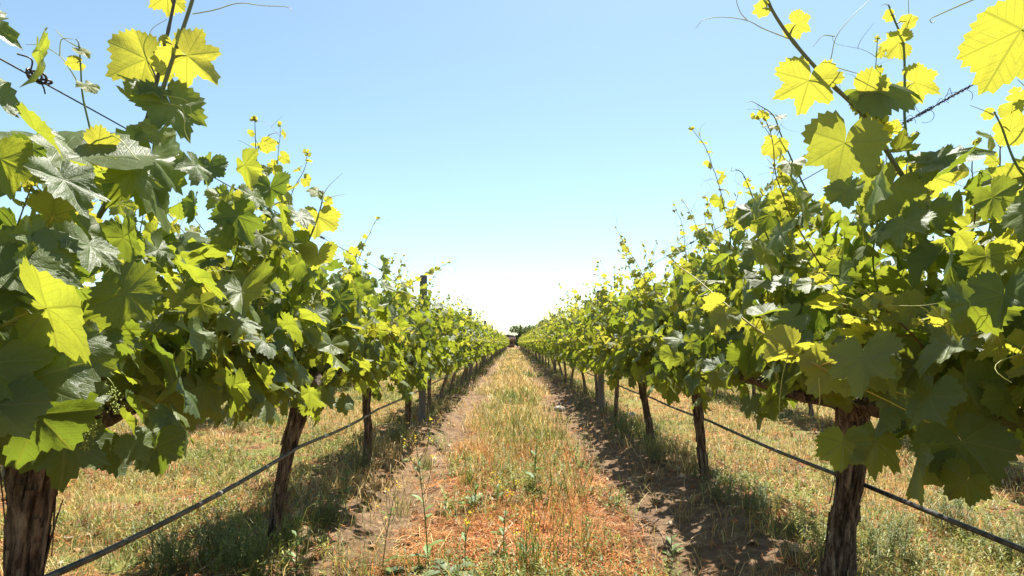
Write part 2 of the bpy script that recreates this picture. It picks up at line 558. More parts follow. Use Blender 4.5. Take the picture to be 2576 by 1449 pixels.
def trunk_mesh(path, rad, seed, ns=44, nr=110, amp=1.0):
    rng = np.random.default_rng(seed)
    pts = spline(path, nr); r = np.interp(np.linspace(0, 1, nr), np.linspace(0, 1, len(rad)), rad)
    t = np.linspace(0, 2 * math.pi, ns, endpoint=False)[None, :]
    z = np.linspace(0, 1, nr)[:, None]
    Ln = np.linalg.norm(pts[-1] - pts[0])
    disp = np.zeros((nr, ns))
    for k, a in ((2, .10), (3, .09), (5, .07), (7, .055), (11, .055), (17, .050), (23, .035)):
        ph = rng.uniform(0, 6.28)
        tw = rng.uniform(-1.6, 1.6)
        wob = sum(rng.uniform(.2, .7) * np.sin(rng.uniform(2, 9) * z * Ln / .8 + rng.uniform(0, 6.28)) for _ in range(2))
        disp += a * np.sin(k * t + ph + tw * z * 2 + wob * (1 + k * .12))
    for _ in range(7):                              # knots and burls
        zc, tcn, s_ = rng.uniform(.05, 1), rng.uniform(0, 6.28), rng.uniform(.03, .07)
        disp += rng.uniform(.12, .32) * np.exp(-((z - zc) / s_) ** 2 - ((np.angle(np.exp(1j * (t - tcn)))) / .55) ** 2)
    disp += rng.normal(0, .022, disp.shape)
    disp = np.where(disp < 0, disp * 1.35, disp)
    d = nz(np.gradient(pts, axis=0)); a = nz(np.cross(d, [0.1, 1, 0])); b = np.cross(d, a)
    R = r[:, None] * (1 + disp * amp)
    V = pts[:, None] + R[..., None] * (np.cos(t)[..., None] * a[:, None] + np.sin(t)[..., None] * b[:, None])
    V = V.reshape(-1, 3)
    i = np.arange(nr - 1)[:, None] * ns; j = np.arange(ns)[None]; k = (j + 1) % ns
    F = np.stack([i + j, i + k, i + k + ns, i + j + ns], -1).reshape(-1, 4)
    top = len(V); V = np.vstack([V, pts[-1] + d[-1] * r[-1] * .4])
    jj = np.arange(ns); F3 = np.stack([(nr - 1) * ns + jj, (nr - 1) * ns + (jj + 1) % ns, np.full(ns, top)], 1)
    return V, F, F3


def bark_strips(acc, path, rad, rng, n):
    pts = spline(path, 60)
    for _ in range(n):
        i0 = rng.integers(0, 42); i1 = min(59, i0 + rng.integers(8, 22))
        a = rng.uniform(0, 6.28); r = np.interp(np.linspace(i0, i1, 8) / 59, np.linspace(0, 1, len(rad)), rad)
        q = pts[np.linspace(i0, i1, 8).astype(int)]
        off = np.linspace(1.02, 1.12 + rng.random() * .45, 8)[::rng.choice([-1, 1])]
        aa = a + np.linspace(0, rng.normal(0, .35), 8)
        c = q + np.stack([np.cos(aa) * r * off, np.sin(aa) * r * off, np.zeros(8)], 1)
        w = rng.uniform(.002, .011); tg = np.stack([-np.sin(aa), np.cos(aa), np.zeros(8)], 1) * w
        rr = np.stack([np.cos(aa), np.sin(aa), np.zeros(8)], 1) * .0022
        V = np.concatenate([c - tg, c + tg, c + tg + rr, c - tg + rr])
        k = np.arange(7)
        F = np.concatenate([np.stack([k + 8 * u, k + 1 + 8 * u, k + 1 + 8 * ((u + 1) % 4), k + 8 * ((u + 1) % 4)], 1) for u in range(4)])
        acc.add(V, F)


def make_trunk(parent, path, rad, seed, lod):
    rng = np.random.default_rng(seed + 50)
    ns, nr = ((84, 170), (22, 40), (8, 10))[lod]
    V, F, F3 = trunk_mesh(path, rad, seed, ns, nr)
    mk('trunk', V, [F, F3], M_BARK, parent)
    top = np.array(path[-1])
    if lod == 0:
        a = Acc(); bark_strips(a, path, rad, rng, 60); a.build('bark_strip', M_BARK, parent)
    for sgn in (-1, 1):
        p = [top + np.array([0, 0, -.03]), top + np.array([.0, sgn * .10, .01]), top * [.5, 1, 1] + np.array([rng.normal(0, .02), sgn * .35, .02]),
             np.array([rng.normal(0, .02), sgn * .62, .82]), np.array([0, sgn * .90, .81])]
        V, F, F3 = trunk_mesh(p, [rad[-1] * .75, rad[-1] * .55, .030, .024, .013], seed + 7 + sgn, max(6, ns // 2), max(8, nr // 2), .9)
        mk('cordon', V, [F, F3], M_BARK, parent)


CORE = 110


def vine(loc, label, seed, lod, path=None, rad=None, group=None, nsh=31, top=1.0, aisle=0, split=True, fill=250, wide=1.0, long_p=.22, rz=0, zlow=.64, near_low=False):
    rng = np.random.default_rng(seed)
    root = thing('grapevine', loc, label, 'grapevine', group, rz)
    if path is None:
        lx = rng.normal(0, .05)
        path = [(0, 0, -.03), (lx * .3 + .01, .02, .2), (lx * .9, .0, .45), (lx, 0, .77)]
    if rad is None: rad = [.038, .027, .025, .028, .038]
    make_trunk(root, path, rad, seed, lod)
    allst = Acc()
    fol = Acc()
    for y0 in np.linspace(-.88, .88, nsh):
        y0 = y0 + rng.normal(0, .03)
        side = rng.choice([-1, 1])
        u = rng.random()
        if u < .34:                                # sprawling
            d0 = (side * rng.uniform(.5, .95) * wide, rng.normal(0, .45), .75); L = rng.uniform(.45, .75) * top; g = .22
        elif u < 1 - long_p:
            d0 = (side * rng.uniform(.05, .42) * wide, rng.normal(0, .25), 1.); L = rng.uniform(.6, .82) * top; g = .07
        else:
            d0 = (rng.normal(0, .20), rng.normal(0, .22), 1.); L = rng.uniform(.84, 1.16) * top; g = .02
        if near_low: L *= .62 if y0 < .45 else .85; d0 = (d0[0], abs(d0[1]) * .6, d0[2])
        pts = grow((rng.normal(0, .02), y0, .82 + rng.normal(0, .015)), d0, L, rng, g)
        if split:
            st, lf, tn = Acc(), Acc(), []
        else:
            st, lf, tn = allst, fol, allst
        dress(pts, rng, st, lf, tn if lod < 2 else None, lod, size=.096 if lod < 2 else .105, side_bias=side * .8)
        if split:
            so = st.build('shoot', M_STEM, root)
            lf.build('leaves', M_LEAF, so)
            for q in tn: q.build('tendril', M_STEM, so)
    # hanging leaves of the lower curtain and the inside
    K = fill
    sx = rng.choice([-1, 1], K)
    z = zlow + .78 * rng.random(K) ** 1.25
    ex = (.08 + .32 * rng.random(K) * wide) * np.clip(1.25 - np.abs(z - 1.0) * .6, .5, 1)
    O = np.stack([sx * ex, rng.uniform(-.93, .93, K), z], 1)
    bot = .055 * np.sin(O[:, 1] * 5.5 + seed) + .03 * np.sin(O[:, 1] * 13 + seed * 2)
    O[:, 2] += bot + .05
    T = np.stack([sx * .25, rng.normal(0, .35, K), np.full(K, -.9)], 1)
    N = np.stack([sx * rng.uniform(.2, 1., K), rng.normal(0, .60, K), rng.uniform(-.1, 1., K)], 1)
    S = rng.uniform(.055, .108, K)
    leaves(fol, O, T, N, S, np.clip(rng.normal(.10, .16, K), 0, .8), rng, (TH, TM, TF)[lod])
    if not split:
        allst.build('shoot', M_STEM, root)
    K = CORE                                       # the dense inside
    O = np.stack([rng.normal(0, .10, K), rng.uniform(-.93, .93, K), rng.uniform(.78, .95 + .45 * top, K)], 1)
    leaves(fol, O, rng.normal(0, 1, (K, 3)) + [0, 0, -.8], rng.normal(0, .7, (K, 3)) + [0, 0, .5], rng.uniform(.06, .105, K),
           np.clip(rng.normal(.03, .08, K), 0, .5), rng, (TM, TM, TF)[lod])
    fol.build('foliage', M_LEAF, root)
    return root


ORD = ['first', 'second', 'third', 'fourth', 'fifth', 'sixth', 'seventh']


def gz(x, y): return float(H(x, y))


# near vines, each of its own shape
L_Y = [1.47, 3.15, 4.98, 6.75]
R_Y = [0.62, 2.52, 4.50, 6.30]
near = {}
near['L0'] = vine((RL - .02, L_Y[0], gz(RL, L_Y[0])), 'nearest grapevine of the left row, thick shaggy trunk at the left edge', 11, 0,
                  [(.07, 0, -.06), (.062, 0, .25), (.06, .0, .5), (.075, 0, .77)], [.040, .028, .028, .038, .052], top=.93, long_p=.08, fill=300, wide=1.0, zlow=.72, near_low=True)
near['L1'] = vine((RL - .02, L_Y[1], gz(RL, L_Y[1])), 'second grapevine of the left row, leaning trunk crossed by the black hose', 12, 0,
                  [(.02, 0, -.06), (.0, 0, .12), (.045, .0, .42), (.11, 0, .66), (.16, 0, .80)], [.042, .027, .025, .031, .038, .046], top=1.12)
near['L2'] = vine((RL, L_Y[2], gz(RL, L_Y[2])), 'third grapevine of the left row, straight slim trunk behind the hose', 13, 0,
                  [(0, 0, -.06), (.01, 0, .3), (-.01, 0, .55), (.0, 0, .78)], [.034, .025, .023, .027, .036], long_p=.40, top=1.05)
near['L3'] = vine((RL, L_Y[3], gz(RL, L_Y[3])), 'fourth grapevine of the left row, just before the first wooden post', 14, 0, long_p=.4, top=1.05)
near['R0'] = vine((RR, R_Y[0], gz(RR, R_Y[0])), 'nearest grapevine at the right edge, big dark leaves hanging over the hose', 21, 0,
                  [(.0, 0, -.06), (.02, 0, .3), (.0, .0, .5), (.0, 0, .77)], fill=300, wide=1.15, long_p=.1, top=1.1)
near['R1'] = vine((RR - .06, R_Y[1], gz(RR, R_Y[1])), 'grapevine of the right row with thick knotty trunk that hides the hose', 22, 0,
                  [(-.02, 0, -.06), (.0, 0, .12), (.03, 0, .3), (.075, 0, .5), (.09, 0, .76)], [.050, .052, .042, .040, .048, .060], zlow=.72, fill=250, long_p=.25, top=1.25, nsh=34)
near['R2'] = vine((RR, R_Y[2], gz(RR, R_Y[2])), 'grapevine of the right row with straight trunk, behind the knotty one', 23, 0,
                  [(.03, 0, -.06), (.02, 0, .15), (.0, 0, .45), (-.02, 0, .78)], [.038, .028, .025, .028, .036], long_p=.25, top=1.25, nsh=34)
near['R3'] = vine((RR, R_Y[3], gz(RR, R_Y[3])), 'grapevine of the right row with slender trunk leaning left', 24, 0,
                  [(.05, 0, -.06), (.03, 0, .2), (-.02, 0, .5), (-.04, 0, .78)], [.042, .029, .027, .030, .040], long_p=.25, top=1.25, nsh=34)


# prototypes further along the rows
YEND = 112
protos_m, protos_f, protos_mr, protos_fr = [], [], [], []
used = set()


def place(kind, x, y, label, group, rng):
    lst = {'m': protos_m, 'f': protos_f, 'M': protos_mr, 'F': protos_fr}[kind]
    p = lst[rng.integers(0, len(lst))]
    if id(p) in used:
        o = copy_tree(p)
    else:
        used.add(id(p)); o = p
    o.location = (x + rng.normal(0, .03), y, gz(x, y))
    o.rotation_euler = (0, 0, math.pi * rng.integers(0, 2) + rng.normal(0, .02))
    o.scale = (1, 1, 1)
    tag(o, label, 'grapevine', group)
    return o


lean = [(.0, 0), (-.07, .02), (.06, 0), (.02, 0), (-.03, .03), (.10, 0)]
for i in range(6):
    lx, ly = lean[i]
    protos_m.append(vine((0, 200, -50), 'x', 100 + i, 1, [(-lx * .6, 0, -.06), (-lx * .3, ly, .2), (lx * .6, 0, .5), (lx, 0, .78)], split=False, fill=290, long_p=.38, top=1.04))
for i in range(4):
    protos_f.append(vine((0, 200, -50), 'x', 200 + i, 2, split=False, fill=230, nsh=28, long_p=.34))

for i in range(4):
    lx, ly = lean[(i + 2) % 6]
    protos_mr.append(vine((0, 200, -50), 'x', 150 + i, 1, [(-lx * .6, 0, -.06), (-lx * .3, ly, .2), (lx * .6, 0, .5), (lx, 0, .78)], split=False, fill=270, long_p=.34, top=1.26, nsh=32))
for i in range(3):
    protos_fr.append(vine((0, 200, -50), 'x', 250 + i, 2, split=False, fill=250, nsh=30, long_p=.3, top=1.18))
prng = np.random.default_rng(77)
POST_L = [7.96, 16.6, 25.0, 33.5, 45.5, 57, 70, 83, 96, 109]
POST_R = [9.45, 19.9, 30.9, 42, 54, 66, 78, 90, 102]


def seg_label(side, y, posts, n):
    k = sum(1 for q in posts if q < y)
    names = ['before the first wooden post', 'between the first and second wooden posts', 'between the second and third wooden posts',
             'between the third and fourth wooden posts']
    if k < 4: w = names[k]
    else: w = 'far beyond the fourth wooden post'
    return 'dark trunked grapevine in the %s row, %s' % (side, w)


y = 8.75; n = 4
while y < YEND:
    place('m' if y < 24 else 'f', RL, y, seg_label('left', y, POST_L, n), 'grapevines of the left row', prng)
    y += 1.82 + prng.normal(0, .05)
y = 8.15; first = True
while y < YEND:
    lab = seg_label('right', y, POST_R, n)
    if first: lab = 'grapevine of the right row standing right in front of the first wooden post'; first = False
    place('M' if y < 24 else 'F', RR, y, lab, 'grapevines of the right row', prng)
    y += 1.90 + prng.normal(0, .05)
for x, side in ((RLL, 'left'), (RRR, 'right')):
    y = .9
    while y < 62:
        place('m' if y < 9 else 'f', x, y, 'grapevine of the next row out, glimpsed behind the %s row' % side, 'grapevines of the next row beyond the %s row' % side, prng)
        y += 1.86

# ------------------------------------------------------------------ hand-placed shoots, from the photograph
YOUNG_BACK = (0.0, .75, .75)    # upper side to the sun: seen from below, glowing
FACE_CAM = (0.0, -.75, .6)


def hero(root, stem, r0, r1, lvs=(), tens=(), seed=0, col=(.13, .17, .045)):
    rng = np.random.default_rng(seed)
    off = np.array(root.location)
    st, tn, lf = Acc(), Acc(), Acc()
    pts = np.array([P(*q) for q in stem])
    sp = spline(pts, 40)
    rr = np.linspace(r0, r1, 40) * (1 + .18 * (np.arange(40) % 7 == 0))
    st.tube(sp, rr, 8, col)
    for L in lvs:
        node, org, tip, age, nh = L[:5]
        curl = L[5] if len(L) > 5 else .8
        nh = list(nh)
        if abs(nh[0]) < .25 and nh[0] != .16:                       # blade square to the light, seen from the aisle
            nh[0] = .5 * math.copysign(1, root.location.x) * math.copysign(1, nh[1])
        a, o, t = P(*node), P(*org), P(*tip)
        mid = (a + o) / 2 + np.array([0, 0, .006])
        st.tube(spline([a, mid, o], 6), np.linspace(r1 * .9 + .0005, .0011, 6), 5, np.array(col) * [1.7, 1.5, 1.])
        leaves(lf, o[None], (t - o)[None], np.array([nh], float), np.array([np.linalg.norm(t - o) * (.90 if age > .3 else .76)]), np.array([float(age)]), rng, [TH[L[6]] if len(L) > 6 else TH[1]], curl)
    so = st.build('shoot', M_STEM, root, off=off)
    if lf.V: lf.build('leaves', M_LEAF, so, off=off)
    for q in tens:
        p = spline([P(*k) for k in q], 24)
        tn = Acc(); tn.tube(p, np.linspace(.0017, .0007, 24), 5, (.50, .48, .10))
        tn.build('tendril', M_STEM, so, off=off)
    return so


# left: two tall canes leaving the top of the picture
Y = 1.75
hero(near['L0'], [(235, 570, Y), (300, 450, Y), (345, 360, Y), (395, 262, Y), (437, 140, Y), (484, 0, Y), (500, -70, Y)], .0085, .0050,
     [((437, 145, Y), (470, 140, Y), (552, 215, Y + .03), .95, (.1, .8, .5), .9, 2),
      ((410, 235, Y), (385, 215, Y - .02), (285, 262, Y - .05), .10, (-.2, -.5, .9), 1.0, 0),
      ((400, 250, Y), (430, 262, Y), (480, 395, Y + .02), .25, (.6, -.5, .3), 1.1, 1),
      ((345, 360, Y), (395, 330, Y - .05), (345, 402, Y - .05), .15, (.1, -.7, .7), .9, 0),
      ((345, 360, Y), (385, 400, Y - .05), (455, 590, Y), .1, (.85, -.5, .3), 1.2, 1),
      ((345, 360, Y), (385, 470, Y - .05), (365, 620, Y - .04), .15, (.9, .2, .2), .9, 0)],
     [[(485, 35, Y), (540, 25, Y - .02), (600, 8, Y - .02), (660, 14, Y - .02), (722, 18, Y - .02), (736, 30, Y - .02)],
      [(385, 238, Y), (430, 243, Y - .03), (470, 255, Y - .03), (482, 290, Y - .03), (470, 305, Y - .03)],
      [(385, 262, Y), (425, 262, Y - .03), (460, 275, Y - .03), (465, 330, Y - .03), (480, 360, Y - .03)]], 1, (.16, .17, .06))
Y2 = 1.80
hero(near['L0'], [(215, 590, Y2), (320, 440, Y2), (372, 290, Y2), (405, 160, Y2), (435, 20, Y2), (450, -60, Y2)], .0070, .0042,
     [((395, 200, Y2), (368, 150, Y2), (288, 160, Y2 + .04), .85, YOUNG_BACK, .6, 0),
      ((436, 10, Y2), (420, -12, Y2), (368, 14, Y2 + .02), .95, YOUNG_BACK, .7, 1),
      ((420, 95, Y2), (432, 112, Y2), (432, 148, Y2), .98, YOUNG_BACK, .8, 1),
      ((380, 270, Y2), (350, 262, Y2), (255, 262, Y2 - .06), .25, (-.1, -.3, .9), 1.0, 1)],
     [[(395, 210, Y2), (370, 150, Y2), (378, 80, Y2), (420, 48, Y2)]], 2, (.10, .085, .05))
Y = 1.55
hero(near['L0'], [(228, 330, Y), (208, 240, Y), (203, 170, Y), (198, 110, Y), (190, 98, Y)], .0028, .0013,
     [((205, 160, Y), (194, 158, Y), (165, 155, Y), .95, YOUNG_BACK, .6, 0),
      ((200, 120, Y), (205, 128, Y), (228, 145, Y), .9, (0, -.7, .7), .8, 0),
      ((215, 230, Y), (220, 215, Y), (248, 232, Y), .9, (0, -.7, .7), .8, 0)],
     [[(200, 215, Y), (170, 165, Y), (150, 140, Y), (105, 115, Y), (65, 112, Y)], [(150, 140, Y), (155, 100, Y), (185, 98, Y)], [(200, 120, Y), (165, 100, Y), (138, 72, Y)]], 3)
# left: big leaves in the foreground
Y = 1.42
hero(near['L0'], [(60, 700, Y), (105, 600, Y), (150, 480, Y), (190, 380, Y), (255, 335, Y)], .0042, .0022,
     [((100, 640, Y), (130, 545, Y - .02), (240, 610, Y + .0), .85, (.1, .7, .6), .7, 0),
      ((190, 400, Y), (130, 440, Y - .04), (55, 425, Y - .04), .3, (.1, -.3, .9), .8, 1),
      ((150, 480, Y), (245, 375, Y), (300, 418, Y), .9, YOUNG_BACK, .7, 1),
      ((100, 620, Y), (205, 395, Y - .06), (40, 350, Y + .02), .0, (-.1, -.55, .8), .6, 0),
      ((190, 400, Y), (120, 350, Y), (10, 300, Y + .10), .25, (.0, -.1, 1), .9, 1)],
     [[(255, 335, Y), (300, 350, Y), (340, 395, Y), (370, 412, Y)], [(105, 560, Y), (118, 470, Y), (128, 440, Y)],
      [(150, 520, Y), (160, 600, Y), (120, 640, Y)]], 4, (.40, .38, .07))
Y = 1.02
hero(near['L0'], [(-90, 880, Y), (-20, 835, Y), (0, 822, Y), (50, 800, Y)], .0034, .0018,
     [((0, 822, Y), (118, 776, Y), (205, 925, Y - .02), .32, (.16, .72, .60), .7, 0),
      ((-60, 870, Y), (60, 960, Y), (75, 1150, Y - .02), .0, (.1, -.8, .45), .8, 1),
      ((-60, 870, Y), (-10, 1020, Y - .05), (-60, 1200, Y - .05), .0, (.1, -.8, .4), .8, 1),
      ((-60, 870, Y), (5, 660, Y), (90, 780, Y), .15, (.0, -.7, .6), .8, 0),
      ((-60, 870, Y), (150, 880, Y + .1), (200, 1060, Y + .1), .0, (.5, -.7, .3), .9, 0)],
     [], 5, (.22, .26, .06))
# second left vine shoots
Y = 2.35
hero(near['L1'], [(580, 570, Y), (618, 480, Y), (640, 410, Y), (655, 360, Y), (680, 338, Y)], .0042, .0014,
     [((640, 410, Y), (620, 425, Y), (600, 432, Y), .95, YOUNG_BACK, .7, 0),
      ((628, 440, Y), (650, 430, Y), (668, 462, Y), .5, (0, -.6, .8), .9, 0),
      ((615, 490, Y), (650, 490, Y), (640, 545, Y), .4, (0.3, -.6, .7), .9, 0),
      ((600, 520, Y), (560, 500, Y), (530, 540, Y), .6, (-.2, -.6, .8), .9, 0),
      ((655, 365, Y), (668, 365, Y), (690, 385, Y), .95, YOUNG_BACK, .8, 0)],
     [[(655, 375, Y), (640, 345, Y), (628, 330, Y)], [(650, 385, Y), (625, 365, Y), (598, 352, Y)], [(680, 338, Y), (690, 335, Y), (702, 334, Y)]], 6)
Y = 2.6
hero(near['L1'], [(745, 690, Y), (775, 610, Y), (800, 545, Y), (812, 490, Y), (800, 478, Y)], .0044, .0018,
     [((800, 545, Y), (800, 548, Y), (805, 612, Y), .85, YOUNG_BACK, .6, 0),
      ((812, 490, Y), (800, 482, Y), (782, 510, Y), .9, (0, -.5, .7), .9, 0),
      ((775, 610, Y), (800, 640, Y - .05), (810, 705, Y - .05), .55, (.1, .7, .6), .7, 1),
      ((760, 640, Y), (700, 625, Y), (640, 650, Y), .1, (0, -.8, .6), .9, 0),
      ((812, 500, Y), (822, 508, Y), (838, 518, Y), .95, YOUNG_BACK, .7, 0)],
     [[(812, 490, Y), (830, 465, Y), (862, 435, Y)], [(812, 500, Y), (835, 495, Y), (868, 488, Y)], [(800, 545, Y), (830, 560, Y), (870, 588, Y)]], 7)

# right: thick cane crossing to the top, and the upright one beside it
Y = 1.80
hero(near['R1'], [(2420, 605, Y), (2350, 545, Y), (2262, 430, Y), (2180, 300, Y), (2080, 200, Y), (2000, 110, Y), (1945, 30, Y), (1915, -40, Y)], .0085, .0042,
     [((2075, 195, Y), (2035, 203, Y), (2010, 305, Y + .02), .85, (.1, .8, .5), .5, 2),
      ((2200, 350, Y), (2125, 360, Y - .03), (2090, 490, Y - .02), .55, (.2, .8, .4), .5, 1),
      ((1985, 92, Y), (2002, 62, Y), (2050, 72, Y), .95, YOUNG_BACK, .6, 1),
      ((1930, 18, Y), (1918, 22, Y), (1890, 40, Y), .97, YOUNG_BACK, .7, 1),
      ((2150, 262, Y), (2185, 215, Y), (2300, 285, Y + .05), .25, (-.1, -.55, .7), 1.0, 0),
      ((2150, 262, Y), (2175, 240, Y), (2250, 250, Y), .85, YOUNG_BACK, .7, 0),
      ((2180, 300, Y), (2200, 350, Y + .1), (2200, 290, Y + .1), .85, YOUNG_BACK, .6, 0),
      ((2262, 430, Y), (2240, 470, Y - .02), (2180, 560, Y), .45, (.2, .8, .4), .6, 0),
      ((2300, 480, Y), (2370, 405, Y - .08), (2535, 425, Y - .08), .05, (.1, -.5, .8), .8, 2),
      ((2300, 480, Y), (2360, 400, Y - .08), (2255, 385, Y - .06), .25, (-.1, -.5, .8), .8, 0)],
     [[(1985, 98, Y), (1920, 72, Y), (1880, 52, Y), (1820, 43, Y), (1770, 50, Y), (1750, 72, Y)],
      [(1880, 52, Y), (1862, 30, Y), (1852, 0, Y), (1850, -20, Y)],
      [(2082, 192, Y), (2092, 140, Y), (2105, 90, Y), (2145, 40, Y), (2185, 2, Y), (2200, -20, Y)],
      [(2100, 92, Y), (2070, 90, Y), (2045, 118, Y)],
      [(2085, 165, Y), (2140, 180, Y), (2220, 205, Y), (2290, 255, Y)],
      [(2190, 350, Y), (2225, 365, Y), (2230, 430, Y), (2235, 500, Y), (2280, 520, Y)]], 8, (.17, .16, .06))
Y = 1.95
hero(near['R1'], [(2330, 620, Y), (2310, 500, Y), (2290, 420, Y), (2276, 300, Y), (2276, 200, Y), (2272, 110, Y), (2250, 50, Y), (2235, 12, Y)], .0055, .0026,
     [((2276, 230, Y), (2300, 208, Y), (2375, 210, Y), .92, YOUNG_BACK, .6, 1),
      ((2272, 115, Y), (2262, 108, Y), (2212, 128, Y), .95, YOUNG_BACK, .6, 1),
      ((2255, 60, Y), (2280, 55, Y), (2302, 40, Y), .95, YOUNG_BACK, .7, 0),
      ((2250, 50, Y), (2240, 38, Y), (2222, 46, Y), .95, YOUNG_BACK, .7, 0),
      ((2276, 320, Y), (2240, 330, Y), (2215, 300, Y), .9, YOUNG_BACK, .7, 0),
      ((2290, 420, Y), (2330, 440, Y), (2350, 520, Y), .8, YOUNG_BACK, .6, 0)],
     [[(2272, 115, Y), (2285, 50, Y), (2285, 0, Y), (2285, -10, Y)], [(2240, 20, Y), (2228, 10, Y), (2215, 15, Y)]], 9)
Y = 1.35
hero(near['R0'], [(2740, 300, Y), (2700, 130, Y), (2660, 0, Y)], .0045, .0035,
     [((2700, 130, Y), (2570, 75, Y), (2508, 228, Y + .0), .80, (.2, .8, .5), .5, 0)],
     [[(2465, -8, Y), (2400, 20, Y), (2360, 38, Y), (2340, 48, Y), (2345, 58, Y), (2352, 52, Y)], [(2640, 300, Y), (2600, 240, Y), (2560, 200, Y)]], 10)
Y = 1.55
hero(near['R0'], [(2700, 700, Y), (2640, 520, Y), (2560, 420, Y), (2520, 320, Y), (2500, 280, Y)], .0045, .0018,
     [((2520, 320, Y), (2540, 330, Y), (2600, 325, Y), .95, YOUNG_BACK, .6, 0),
      ((2505, 285, Y), (2490, 285, Y), (2470, 292, Y), .95, YOUNG_BACK, .6, 0),
      ((2560, 420, Y), (2590, 440, Y), (2490, 490, Y - .03), .25, (-.3, -.5, .8), .8, 0),
      ((2640, 520, Y), (2620, 470, Y), (2540, 560, Y), .75, YOUNG_BACK, .6, 0),
      ((2640, 520, Y), (2560, 720, Y - .1), (2530, 900, Y - .1), .0, (-.3, -.9, .3), .8, 0),
      ((2700, 700, Y), (2470, 750, Y - .05), (2400, 880, Y - .05), .0, (-.2, -.9, .4), .8, 0)],
     [[(2500, 290, Y), (2480, 280, Y), (2440, 265, Y)]], 11)
Y = 2.3
hero(near['R1'], [(2080, 560, Y), (2040, 500, Y), (2000, 420, Y), (1965, 340, Y), (1945, 290, Y), (1905, 262, Y)], .0042, .0016,
     [((1960, 330, Y), (1948, 365, Y), (1945, 402, Y), .92, YOUNG_BACK, .6, 0),
      ((1925, 275, Y), (1920, 285, Y), (1912, 300, Y), .95, YOUNG_BACK, .6, 0),
      ((1990, 400, Y), (1985, 410, Y), (2030, 440, Y), .6, (0, -.5, .8), .9, 0),
      ((2010, 440, Y), (1975, 500, Y), (1965, 560, Y), .65, YOUNG_BACK, .6, 0),
      ((1945, 290, Y), (1960, 295, Y), (1985, 292, Y), .95, (0, -.4, .9), .6, 0)],
     [[(1945, 290, Y), (1905, 275, Y), (1880, 275, Y)], [(1905, 262, Y), (1890, 255, Y), (1878, 258, Y)], [(1995, 420, Y), (1960, 430, Y), (1930, 400, Y)]], 12)
Y = 2.6
hero(near['R1'], [(1950, 640, Y), (1920, 570, Y), (1895, 500, Y), (1870, 440, Y), (1850, 425, Y)], .0036, .0014,
     [((1895, 500, Y), (1880, 540, Y), (1900, 590, Y), .75, YOUNG_BACK, .6, 0), ((1870, 445, Y), (1880, 462, Y), (1870, 470, Y), .95, YOUNG_BACK, .6, 0),
      ((1920, 570, Y), (1950, 590, Y), (1935, 640, Y), .4, YOUNG_BACK, .8, 0)],
     [[(1855, 428, Y), (1840, 430, Y), (1842, 420, Y)]], 13)
# right: the yellow shoot that hangs out into the aisle, with the broad leaf at its root
hero(near['R1'], [(2130, 960, 1.72), (2050, 915, 1.75), (1985, 880, 1.8), (1900, 825, 1.88), (1820, 760, 2.0), (1750, 700, 2.15), (1700, 665, 2.3)], .0046, .0016,
     [((1985, 880, 1.8), (1990, 872, 1.78), (1925, 925, 1.80), .78, (.1, .8, .5), .6, 0),
      ((2060, 920, 1.75), (2170, 902, 1.42), (2190, 1045, 1.40), .25, (.0, -.75, .65), .7, 2),
      ((2060, 920, 1.75), (2115, 920, 1.72), (2062, 1010, 1.7), .55, (.1, .8, .5), .6, 0),
      ((1900, 825, 1.88), (1925, 790, 1.85), (2000, 830, 1.85), .10, (.1, -.2, 1.), .7, 1),
      ((1830, 765, 2.0), (1805, 765, 2.0), (1765, 795, 2.0), .8, YOUNG_BACK, .6, 1),
      ((1950, 860, 1.83), (2010, 855, 1.83), (1995, 930, 1.83), .05, (.2, -.6, .6), .9, 0),
      ((1850, 790, 1.95), (1825, 790, 1.95), (1822, 850, 1.95), .3, (0, -.7, .6), .9, 0),
      ((2130, 960, 1.72), (2330, 1010, 1.6), (2395, 1125, 1.6), .0, (.0, -.85, .4), .7, 0),
      ((2130, 960, 1.72), (2420, 1110, 1.45), (2500, 1250, 1.45), .0, (.2, -.85, .4), .8, 0)],
     [[(2060, 950, 1.74), (2062, 1010, 1.74), (2050, 1045, 1.74), (2015, 1052, 1.74), (2000, 1045, 1.74)],
      [(2055, 1020, 1.74), (2060, 1060, 1.74), (2065, 1090, 1.74)],
      [(1985, 885, 1.8), (1970, 940, 1.8), (1962, 1000, 1.8), (1960, 1050, 1.8)],
      [(2262, 980, 1.7), (2265, 1050, 1.7), (2262, 1095, 1.7), (2250, 1105, 1.7)],
      [(1700, 665, 2.3), (1690, 650, 2.3), (1670, 640, 2.3)]], 14, (.34, .30, .06))

# tiny flower clusters on the nearest vine
def flower_cluster(root, px, py, Y, seed):
    rng = np.random.default_rng(seed); a = Acc(); off = np.array(root.location)
    c = P(px, py, Y)
    tmpl_v = np.array([(1, 0, 0), (-1, 0, 0), (0, 1, 0), (0, -1, 0), (0, 0, 1), (0, 0, -1)], float)
    tmpl_f = np.array([(0, 2, 4), (2, 1, 4), (1, 3, 4), (3, 0, 4), (2, 0, 5), (1, 2, 5), (3, 1, 5), (0, 3, 5)])
    a.tube(spline([c + [-.03, 0, .05], c + [0, 0, .02], c + [.01, 0, -.04]], 8), .0012, 5, (.3, .35, .08))
    for _ in range(70):
        t = rng.random(); q = c + np.array([0, 0, .02]) + np.array([.01, 0, -.06]) * t + rng.normal(0, .012 * (1.2 - t), 3)
        a.add(tmpl_v * .0024 + q, tmpl_f, col=(.35, .42, .08))
    a.build('flower_cluster', M_STEM, root, off=off)


flower_cluster(near['L0'], 285, 995, 1.30, 1)
flower_cluster(near['L0'], 225, 1050, 1.28, 2)
flower_cluster(near['L0'], 205, 1085, 1.28, 3)

# ------------------------------------------------------------------ ground
def axis(stops):
    out = []
    for (a, b, st) in stops: out.append(np.arange(a, b, st))
    return np.concatenate(out + [[stops[-1][1]]])


